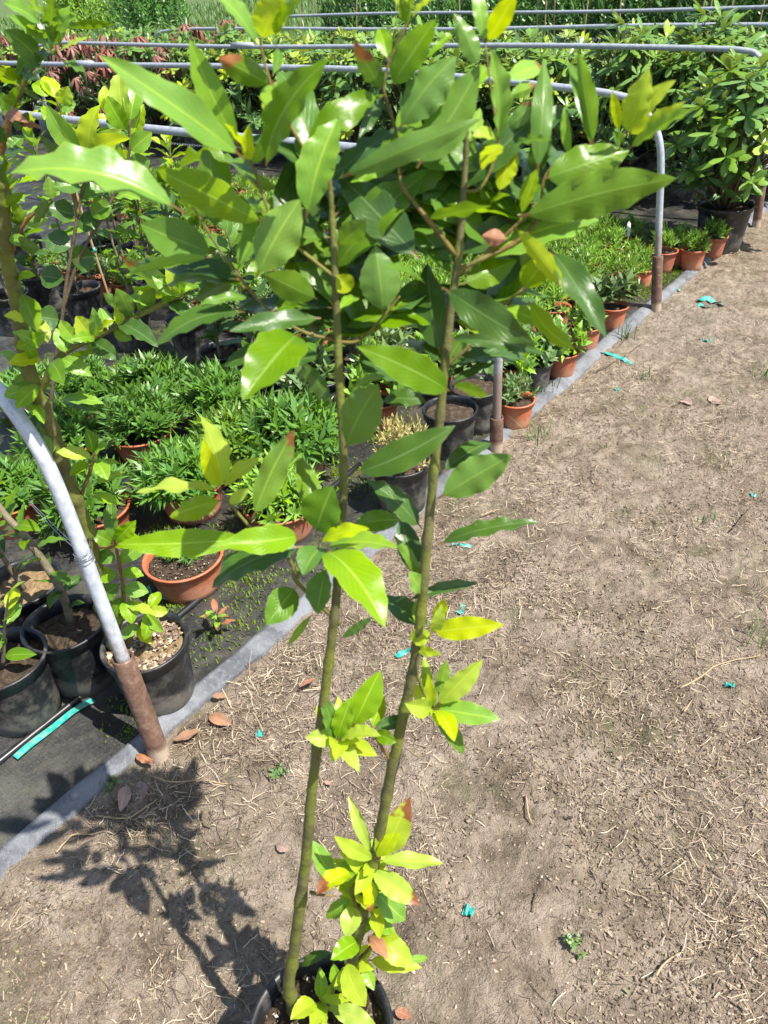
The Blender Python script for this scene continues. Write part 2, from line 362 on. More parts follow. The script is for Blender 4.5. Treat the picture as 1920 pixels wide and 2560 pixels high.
def fabric_mat(name, dark, dust, lo, hi):
    k = NT(name); P = k.pos(); n = k.noise(5.5, 6, 0.7, P, 0.5); f = k.noise(90, 4, 0.7, P)
    c = k.mix(k.step(n, lo, hi), dark, dust); c = k.mix(k.math('MULTIPLY', k.step(f, 0.5, 0.7), 0.3), c, tuple(min(1, q * 1.5 + .02) for q in dust))
    moss = k.math('MULTIPLY', k.step(k.noise(3.4, 5, 0.7, P), 0.55, 0.66), k.step(k.noise(40, 3, 0.7, P), 0.38, 0.55))
    c = k.mix(k.math('MULTIPLY', moss, 0.75 if name == 'ground_fabric' else 0.12), c, (0.10, 0.13, 0.02))
    # woven tape threads
    sp = k.n('ShaderNodeSeparateXYZ'); k.l(P, sp.inputs[0])
    aa = k.math('ADD', k.math('MULTIPLY', sp.outputs[0], E1.x), k.math('MULTIPLY', sp.outputs[1], E1.y))
    bb = k.math('ADD', k.math('MULTIPLY', sp.outputs[0], E2.x), k.math('MULTIPLY', sp.outputs[1], E2.y))
    wv = k.math('MULTIPLY', k.math('SINE', k.math('MULTIPLY', aa, 1500.0)), k.math('SINE', k.math('MULTIPLY', bb, 1500.0)))
    h = k.math('ADD', k.math('MULTIPLY', wv, 0.25), f)
    return k.done(k.principled(c, 0.42, 0.5, 0, k.bump(h, 0.6, 0.005)))
M_FABRIC = fabric_mat('ground_fabric', (0.012, 0.012, 0.012), (0.075, 0.07, 0.056), 0.40, 0.68)
M_FOLD = fabric_mat('fabric_fold', (0.085, 0.09, 0.10), (0.21, 0.22, 0.235), 0.34, 0.62)  # paler grey-blue than the bed: glossy reflection put into the colour, plus dust

# ------------------------------------------------------------------ the ground: one sheet to the horizon, dense near the camera
def ground_height(x, y):
    s = (x - P0.x) * E1.x + (y - P0.y) * E1.y; t = (x - P0.x) * E2.x + (y - P0.y) * E2.y
    soil = 0.016 * vn(x * 2.2, y * 2.2, 1) + 0.011 * vn(x * 9, y * 9, 2) + 0.011 * vn(x * 30, y * 30, 3) + 0.009 * vn(x * 66, y * 66, 4)
    soil += 0.010 * np.clip(vn(x * 17, y * 17, 5) - 0.18, 0, 1) * 2.2
    msk = np.clip((0.10 - t) / 0.07, 0, 1)
    return soil * msk - 0.014 * (1 - msk)
def axis(lo, hi, step, a0, a1):
    mid_ = list(np.arange(lo, hi, step)); out = []; x = lo; d = step
    while x > a0: d *= 1.13; x -= d; out.append(x)
    res = out[::-1] + mid_; x = mid_[-1]; d = step
    while x < a1: d *= 1.13; x += d; res.append(x)
    return np.array(res)
gx = axis(-1.0, 2.1, 0.0075, -260, 260); gy = axis(0.5, 4.3, 0.0075, -40, 420)
GX, GY = np.meshgrid(gx, gy); GZ = ground_height(GX, GY)
GZ = GZ * np.exp(-np.maximum(np.hypot(GX, GY - 1.7) - 3.5, 0) / 4)
gv = np.stack([GX, GY, GZ], -1).reshape(-1, 3)
nxg, nyg = len(gx), len(gy)
idx = np.arange(nxg * nyg).reshape(nyg, nxg)
q = np.stack([idx[:-1, :-1], idx[:-1, 1:], idx[1:, 1:], idx[1:, :-1]], -1).reshape(-1, 4)
def np_mesh(name, v, quads, mats, smooth=True):
    me = bpy.data.meshes.new(name); k = quads.shape[1]
    me.vertices.add(len(v)); me.vertices.foreach_set('co', np.ascontiguousarray(v, np.float32).ravel())
    me.loops.add(quads.size); me.loops.foreach_set('vertex_index', np.ascontiguousarray(quads, np.int32).ravel())
    me.polygons.add(len(quads)); me.polygons.foreach_set('loop_start', np.arange(0, quads.size, k, dtype=np.int32))
    try: me.polygons.foreach_set('loop_total', np.full(len(quads), k, np.int32))
    except Exception: pass
    if smooth: me.polygons.foreach_set('use_smooth', np.ones(len(quads), bool))
    for mm in mats: me.materials.append(mm)
    me.update(); me.validate(); return me
tag(link('ground', np_mesh('ground', gv, q, [M_GROUND])), kind='structure')
def gz(x, y): return float(ground_height(np.array([x]), np.array([y]))[0])

# the woven ground fabric of the bed, with its folded edge
sv = np.concatenate([np.arange(-1.4, 3.0, 0.02), np.arange(3.0, 16.0, 0.1)]); tv = np.concatenate([np.arange(0.075, 1.2, 0.02), np.arange(1.2, 11.0, 0.1)])
SS, TT = np.meshgrid(sv, tv)
FX = P0.x + E1.x * SS + E2.x * TT; FY = P0.y + E1.y * SS + E2.y * TT
FZ = 0.002 + 0.012 * (vn(SS * 3 + TT * 2, TT * 8, 21) + 0.5) * np.exp(-TT * 1.2) + 0.003 * vn(SS * 14, TT * 22, 22)
ii = np.arange(SS.size).reshape(SS.shape)
fabric = tag(link('ground_fabric', np_mesh('ground_fabric', np.stack([FX, FY, FZ], -1).reshape(-1, 3), np.stack([ii[:-1, :-1], ii[:-1, 1:], ii[1:, 1:], ii[1:, :-1]], -1).reshape(-1, 4), [M_FABRIC])), kind='structure')
sv = np.arange(-1.4, 9.0, 0.02)
prof = [(-0.034, -0.014), (-0.033, 0.002), (-0.026, 0.009), (-0.008, 0.017), (0.012, 0.022), (0.027, 0.021), (0.035, 0.013), (0.035, -0.006)]
fv = []
for s_ in sv:
    wv_ = 0.030 * float(vn(s_ * 0.8, 3.3, 31)) + 0.014 * float(vn(s_ * 5, 1.3, 32)); wd = 0.84 + 0.5 * float(vn(s_ * 1.7, 9.1, 33)); ht = 1.0 + 0.9 * float(vn(s_ * 4, 5.5, 34))
    for i_, (a_, b_) in enumerate(prof):
        e_ = 0.006 * float(vn(s_ * 11, i_ * 0.7, 35))
        fv.append(bed(s_, 0.058 + wv_ + a_ * wd + e_, b_ * ht + 0.6 * e_ if b_ > 0 else b_))
npf = len(prof)
ff = [(i * npf + j, (i + 1) * npf + j, (i + 1) * npf + j + 1, i * npf + j + 1) for i in range(len(sv) - 1) for j in range(npf - 1)]
link('folded_edge', mesh('folded_edge', fv, ff, [M_FOLD]), fabric)

# ------------------------------------------------------------------ steel hoops over the bed
HOOPS = [(0.0, 1.02, None), (1.64, 1.035, None), (3.28, 1.03, None), (4.9, 0.97, None), (6.5, 0.93, None), (8.1, 0.92, None), (9.7, 0.92, None)]
HL = ['galvanised hoop in the rusty sleeve beside the near left black pots', 'galvanised hoop rising through the middle of the picture behind the big laurel',
      'galvanised hoop whose post stands right of the small terracotta pots', 'galvanised hoop bending down at the right edge beside the big black pot',
      'galvanised hoop crossing above the rhododendrons, third from the top', 'galvanised hoop crossing near the top of the picture', 'farthest galvanised hoop against the tall dark shrubs']
HPOST = [ground(400, 1890), ground(1240, 1125), ground(1640, 775), ground(1890, 565)]
SLEEVE = [0.325, 0.145, 0.275, 0.33, 0.28, 0.28, 0.28]
for i, (s_, H_, _) in enumerate(HOOPS):
    b_ = HPOST[i].copy() if i < 4 else bed(s_, -0.01); b_.z = 0
    root = tag(empty('hoop', b_), HL[i], 'hoop', 'steel hoops over the plant bed')
    sh = SLEEVE[i]
    lean = E2 * (0.05, 0.0, 0.055, 0.03, .01, .01, .01)[i] + E1 * (0.02 if i == 0 else 0)
    v = []; seg = 20
    def ring(z, r): return [lean * (z / 0.5) + Vector((r * math.cos(2 * math.pi * k / seg), r * math.sin(2 * math.pi * k / seg), z)) for k in range(seg)]
    zs = [(-0.06, .0255), (0.0, .0255), (sh * .35, .0258), (sh * .7, .0255), (sh - .003, .0255), (sh, .0245), (sh, .0215), (sh - .05, .0212)]
    for z, r in zs: v += ring(z, r)
    f = [(a * seg + k, a * seg + (k + 1) % seg, (a + 1) * seg + (k + 1) % seg, (a + 1) * seg + k) for a in range(len(zs) - 1) for k in range(seg)]
    link('sleeve', mesh('sleeve', v, f, [M_RUST]), root)
    Wd = 7.7; rb = 0.27; pts = []
    for z in (0.05, 0.3, 0.5, H_ - rb - 0.02 - (.06 if i == 2 else 0)): pts.append(lean * (z / 0.5) + Vector((0, 0, z)))
    top0 = lean * 2 * (H_ - rb); dip = .06 if i == 2 else 0.0
    for a in (20, 40, 60, 80): pts.append(top0 + E2 * (rb * (1 - math.cos(R(a)))) + Vector((0, 0, H_ - rb + rb * math.sin(R(a)) - dip)))
    for t_ in (0.6, 1.6, 2.6, 3.6, 4.6, 5.6, 6.6, 7.1): pts.append(E2 * t_ + Vector((0, 0, H_ + 0.004 - 0.018 * math.sin(t_ * 1.1 + i) * (0.6 if t_ > 1 else .2) - dip * max(0, 1.4 - t_) / 1.2)))
    for a in (20, 45, 70, 88): pts.append(E2 * (Wd - rb + rb * math.sin(R(a))) + Vector((0, 0, H_ - rb + rb * math.cos(R(a)))))
    pts.append(E2 * Wd + Vector((0, 0, 0.3))); pts.append(E2 * Wd + Vector((0, 0, -0.05)))
    n = 150; pa = smooth_path(pts, n); v, f = tube(pa, [0.0155 if i == 0 else 0.0165] * (n + 1), 16)
    link('tube', mesh('tube', v, f, [M_GALV if i else M_GALV_LIT]), root)
    if i in (2, 3): # joint collar on the cross tube
        c = H_ + 0.004; v, f = tube([E2 * 4.3 + Vector((0, 0, c)), E2 * 4.55 + Vector((0, 0, c))], [0.0215, 0.0215], 14)
        link('joint_collar', mesh('joint_collar', v, f, [M_GALV]), root)

# chains strung under the hoops
def chain(s_, z0, z1, t0, t1, label):
    r_, w_ = 0.011, 0.0055
    pts = []
    for k in range(16):
        a = 2 * math.pi * k / 16; pts.append(Vector((0, r_ * (math.cos(a) + (0.45 if math.cos(a) > 0 else -0.45)), w_ * math.sin(a))))
    pts.append(pts[0].copy()); v, f = tube(pts, [0.0016] * 17, 6, False)
    me = mesh('link', v, f, [M_WIRE]); root = tag(empty('chain', bed(s_, t0, z0)), label, 'chain')
    n = int((t1 - t0) / 0.026); ang = math.atan2(E2.y, E2.x) - math.pi / 2
    for k in range(n):
        u = k / n; z = z0 + (z1 - z0) * u - 0.10 * math.sin(math.pi * u) 
        o = link('link', me, root, E2 * (k * 0.026) + Vector((0, 0, z - z0)), (0, 0.2 + (math.pi / 2 if k % 2 else 0), ang))
chain(1.64, 0.64, 0.66, 0.02, 1.6, 'thin steel chain running left from the middle hoop post')
chain(3.28, 0.64, 0.66, 2.0, 5.4, 'thin steel chain in front of the rhododendrons at upper left')

# wire tying the near hoop to the laurel behind it
b0 = HPOST[0]
zc = 0.60
cpos = Vector((b0.x, b0.y, 0)) + (E2 * 0.05 + E1 * 0.02) * (zc / 0.5) + Vector((0, 0, zc))
root = tag(empty('tie_wire', cpos), 'thin wire coiled round the near hoop and tied to the laurel stem', 'wire')
pts = [Vector((0.0185 * math.cos(a * .5), 0.0185 * math.sin(a * .5), -0.014 + 0.0006 * a + 0.002 * math.sin(a * 1.7))) for a in range(0, 50)]
v, f = tube(pts, [0.0011] * len(pts), 6); link('coil', mesh('coil', v, f, [M_WIRE]), root)
LS = [atY(226, 1320, 1.44), atY(72, 1255, 1.62)]
for k, q_ in enumerate(LS):
    for j in range(2):
        e_ = q_ - cpos; mid = e_ * 0.5 + Vector((0, 0, -0.012 + 0.02 * j))
        pa = smooth_path([Vector((0, 0, 0.01 * j)), mid, e_ + Vector((0.0, 0, 0.008 * j))], 14); v, f = tube(pa, [0.0011] * 15, 6)
        link('strand', mesh('strand', v, f, [M_WIRE]), root)

# ------------------------------------------------------------------ leaves
def leaf_geo(n=13, mcr=6, fold=0.25, bend=0.4, wave=0.05, nw=2.5, ph=0.0, width=0.32, sharp=0.85, pet=0.07, twist=0.0, serr=0.0, side=0.0):
    """unit-length leaf (chord length 1) along +y, upper face +z; returns verts, faces, uv"""
    rows = []; y = z = 0.0; ds = 1.0 / n
    ts = [-pet] + [i / n for i in range(n + 1)]
    pos = []; pv = -pet; yy, zz = 0.0, 0.0
    for i, t in enumerate(ts):
        if i: 
            d = t - ts[i - 1]; a = bend * (0.5 - max(0, (t + ts[i - 1]) / 2)); yy += d * math.cos(a); zz += d * math.sin(a)
        a = bend * (0.5 - max(0, t)); pos.append((yy, zz, a))
    y0, z0, _ = pos[0]; yt, zt, _ = pos[-1]
    ln = math.hypot(yt - y0, zt - z0); ca, sa = (yt - y0) / ln, (zt - z0) / ln
    V = []; U = []
    for i, t in enumerate(ts):
        yy, zz, a = pos[i]
        hw = 0.0 if t >= 1 else (0.011 if t <= 0 else max(0.011, width / 2 * math.sin(math.pi * t ** sharp) ** 0.74 * (1.0 - 0.30 * t ** 6)))
        if i == len(ts) - 1: hw = 0.002
        for j in range(mcr + 1):
            c = -1 + 2 * j / mcr
            x = c * hw * (1 + (serr * (1 if i % 2 else -1) if abs(c) == 1 and 0 < t < .97 else 0))
            e = abs(c) * hw * fold + wave * c * c * math.sin(2 * math.pi * nw * t + ph + (1.3 if c > 0 else 0)) * (0 if t <= 0 else min(1, 3 * t) * min(1, 5 * (1 - t)))
            tw = twist * max(0, t); x, e = x * math.cos(tw) - e * math.sin(tw), x * math.sin(tw) + e * math.cos(tw)
            py, pz = yy - e * math.sin(a) - y0, zz + e * math.cos(a) - z0
            V.append((x + side * math.sin(math.pi * max(0, t)), (py * ca + pz * sa) / ln, (-py * sa + pz * ca) / ln)); U.append((0.5 + c * 0.5, max(0, t)))
    w1 = mcr + 1
    F = [(i * w1 + j, i * w1 + j + 1, (i + 1) * w1 + j + 1, (i + 1) * w1 + j) for i in range(len(ts) - 1) for j in range(mcr)]
    return V, F, U

def put_leaf(root, B, T, wid, mat, side='u', phi=0.0, rr=rnd, viewer=None, up=None, dense=True, bend=None, name='leaf'):
    """a leaf from B to T (world), true width wid; its face looks along up (or towards the open side given by viewer)"""
    ax = T - B; L = ax.length; ax.normalize()
    nrm = up if up is not None else (viewer - (B + T) / 2)
    nrm = (nrm - ax * nrm.dot(ax)).normalized()
    nrm = Matrix.Rotation(phi, 3, ax) @ nrm
    if side == 'd': nrm = -nrm
    xx = ax.cross(nrm)
    bd = (rr.uniform(0.2, 1.1) if side == 'u' else -rr.uniform(-0.2, 0.9)) if bend is None else bend
    V, F, U = leaf_geo(15 if dense else 9, 6 if dense else 4, rr.uniform(0.12, 0.42), bd, rr.uniform(0.014, 0.042), rr.uniform(2.0, 4.8), rr.uniform(0, 6), wid / L, rr.uniform(0.80, 1.0), rr.uniform(0.05, 0.09), rr.uniform(-0.35, 0.35), 0.03 if dense else 0.0, rr.uniform(-0.03, 0.03))
    base = root.matrix_world.translation if False else Vector(root.location)
    M3 = Matrix((xx, ax, nrm)).transposed()
    vv_ = [M3 @ (Vector(p) * L) for p in V]
    return link(name, mesh(name, vv_, F, [mat], True, U), root, B - base)

def parse(txt):
    out = []
    for ln in txt.strip().splitlines():
        p = ln.split('#')[0].split()
        if len(p) < 6: continue
        out.append((*[float(q_) for q_ in p[:5]], p[5], p[6] if len(p) > 6 else 'u', float(p[7]) if len(p) > 7 else 0.0, float(p[8]) if len(p) > 8 else None))
    return out

# ------------------------------------------------------------------ pots
def pot_me(name, r, h, matl, taper=0.8, rim=0.008, seg=44, wob=0.006, sd_=0, band=True):
    rb = r * taper; lip = min(0.03, h * .16)
    prof = [(rb * 0.9, 0.0), (rb, 0.004), (rb + (r - rb) * .25, h * .25), (rb + (r - rb) * .5, h * .5), (rb + (r - rb) * .78, h * .8), (r - 0.004, h - lip - 0.002)]
    if band: prof += [(r + rim * .35, h - lip), (r + rim * .5, h - lip * .3), (r + rim, h - 0.004), (r + rim * .8, h)]
    else: prof += [(r, h - .01), (r + rim, h - .006), (r + rim * .8, h)]
    prof += [(r + rim * .1, h + 0.0005), (r - 0.005, h - 0.006), (r - 0.007, h - lip), (rb + (r - rb) * .6 - .006, h * .6)]
    v, f = lathe(prof, seg, wob, sd_)
    return mesh(name, v, f, [matl])
def soil_me(name, r, matl, amp=0.008, seed=0, n=26):
    v = []; f = []
    for i in range(n + 1):
        for k in range(36):
            a = 2 * math.pi * k / 36; q_ = r * i / n
            x, y = q_ * math.cos(a), q_ * math.sin(a)
            v.append((x, y, float(amp * 1.6 * vn(x * 60 + seed, y * 60, 3) + amp * vn(x * 130, y * 130 + seed, 4)) - (0.004 if i == n else 0)))
    f = [(i * 36 + k, i * 36 + (k + 1) % 36, (i + 1) * 36 + (k + 1) % 36, (i + 1) * 36 + k) for i in range(n) for k in range(36)]
    return mesh(name, v, f, [matl])
def chips_me(name, r, n, seed, smin=.003, smax=.009, mat=None):
    g = np.random.default_rng(seed); v = []; f = []
    for k in range(n):
        a = g.uniform(0, 6.28); q_ = r * math.sqrt(g.uniform(0, 1)); x, y = q_ * math.cos(a), q_ * math.sin(a); s_ = g.uniform(smin, smax)
        dx, dy, dz = s_ * g.uniform(.5, 1.6), s_ * g.uniform(.4, 1), s_ * g.uniform(.3, .8); an = g.uniform(0, 6.28); c_, sn = math.cos(an), math.sin(an); b = len(v)
        for (p, q2, z) in ((1, 0, 0), (0, 1, .3), (-1, 0, 0), (0, -1, .2), (.2, .1, 1), (0, 0, -.6)): 
            X, Y = p * dx, q2 * dy; v.append((x + X * c_ - Y * sn, y + X * sn + Y * c_, z * dz + .004))
        f += [(b + i, b + (i + 1) % 4, b + 4) for i in range(4)] + [(b + (i + 1) % 4, b + i, b + 5) for i in range(4)]
    return mesh(name, v, f, [mat or M_CLOD], False)

# ------------------------------------------------------------------ the large laurel in front
Ymain = lambda py: 0.56 + (2500 - py) / 2500 * 0.16
pc = ground(802, 2582, 0.225); pc.z = 0
laurel = tag(empty('potted_laurel', pc), 'tall two-stemmed laurel in a black pot filling the foreground', 'potted plant')
link('pot', pot_me('pot', 0.109, 0.235, M_BLACK, 0.8, 0.007, 64), laurel)
so_ = link('soil', soil_me('soil', 0.105, M_POTSOIL, 0.010, 3), laurel, (0, 0, 0.196))
tag(link('soil_crumbs', chips_me('soil_crumbs', 0.10, 500, 5, .001, .0035, M_CRUMB), laurel, (0, 0, 0.198)), kind='stuff')
def stem(root, pix, Yf, rpx, matl, name='stem', seg=16, n=130, knots=0.05, seed=1):
    pts = [atY(p[0], p[1], Yf(p[1]), p[2] if len(p) > 2 else 0) for p in pix]
    rad = []
    for p, q_, w_ in zip(pts, pix, interp(rpx, len(pix) - 1) if len(rpx) != len(pix) else rpx): rad.append(w_ / 2 / FPX * (p - CAM).dot(FW))
    pa = smooth_path(pts, n); rd = interp(rad, n); rr = random.Random(seed)
    nxt = 4
    for k in range(n + 1):
        if k == nxt: rd[k] *= 1.24; nxt += rr.randint(4, 9)
        pa[k] = pa[k] + Vector((math.sin(k * .21 + seed), math.cos(k * .17 + seed * 2), 0)) * rd[k] * 0.16 + Vector((rr.uniform(-1, 1), rr.uniform(-1, 1), 0)) * rd[k] * 0.05
    base = Vector(root.location); v, f = tube([p - base for p in pa], rd, seg, True, knots, seed)
    return link(name, mesh(name, v, f, [matl]), root)
stem(laurel, [(768, 2600), (745, 2540), (722, 2460), (735, 2360), (765, 2150), (785, 1950), (808, 1750), (830, 1580), (846, 1450), (857, 1290), (857, 1150), (851, 1000), (846, 850), (838, 700), (830, 560), (826, 470), (822, 400)], Ymain,
     [35, 32, 30, 29, 27, 25, 24, 23, 22, 21, 20, 20, 19, 18, 16, 12, 7], M_STEM, seed=3)
stem(laurel, [(868, 2570), (875, 2440), (905, 2280), (945, 2110), (975, 1960), (1010, 1780), (1040, 1620), (1060, 1450), (1080, 1250), (1092, 1100), (1106, 960), (1125, 800), (1146, 650), (1156, 500), (1164, 380), (1168, 320), (1175, 230)], Ymain,
     [29, 29, 28, 28, 27, 26, 26, 25, 24, 23, 22, 22, 21, 18, 15, 10, 6], M_STEM, seed=4)
for k, (px_, w_) in enumerate([
    ([(840, 850), (760, 830), (665, 769), (560, 640), (492, 532), (478, 520)], [12, 10, 9, 8, 7, 5]),
    ([(832, 690), (770, 640), (690, 570), (665, 510), (640, 440), (622, 395)], [13, 12, 11, 11, 9, 6]),
    ([(824, 480), (790, 420), (730, 320), (690, 240), (672, 195), (655, 130), (650, 100)], [13, 12, 11, 11, 10, 8, 6]),
    ([(1142, 640), (1080, 560), (1030, 500), (1000, 450), (990, 330), (960, 225), (975, 150), (1024, 46)], [17, 16, 14, 12, 10, 10, 9, 7]),
    ([(1146, 675), (1220, 640), (1290, 605), (1345, 545), (1360, 446), (1400, 400)], [16, 15, 13, 10, 8, 6]),
    ([(1150, 690), (1250, 600), (1330, 530), (1450, 460), (1540, 370), (1563, 335)], [12, 11, 10, 9, 8, 6]),
    ([(1158, 480), (1200, 470), (1232, 410), (1247, 350), (1230, 240), (1213, 110)], [11, 10, 10, 9, 8, 5]),
    ([(842, 855), (900, 850), (960, 790), (1000, 740)], [11, 10, 9, 6]),
    ([(1108, 920), (1180, 860), (1250, 770), (1320, 710), (1370, 630)], [11, 10, 9, 8, 6]),
    ([(850, 1560), (810, 1520), (740, 1450), (725, 1400), (640, 1330), (600, 1290), (550, 1226)], [16, 14, 13, 11, 11, 10, 7]),
    ([(740, 1450), (770, 1400), (800, 1365)], [12, 10, 7]),
    ([(1045, 1690), (1058, 1730), (1083, 1768)], [12, 10, 7]),
    ([(1050, 1600), (1070, 1590), (1081, 1580)], [10, 8, 6]),
    ([(975, 1900), (950, 1862), (925, 1825), (880, 1835), (839, 1853)], [11, 10, 9, 9, 6]),
    ([(905, 2290), (880, 2230), (905, 2190), (930, 2160), (937, 2151)], [12, 11, 9, 8, 6]),
    ([(775, 2230), (800, 2236), (840, 2240)], [12, 10, 5]),
    ([(880, 2420), (930, 2360), (940, 2300), (945, 2240)], [14, 10, 9, 6]),
    ([(760, 2540), (785, 2515), (803, 2503)], [9, 8, 6]),
    ]):
    stem(laurel, px_, Ymain, [q_ * .78 for q_ in w_], M_TWIG, 'branch', 8, 24, 0.05, 20 + k)

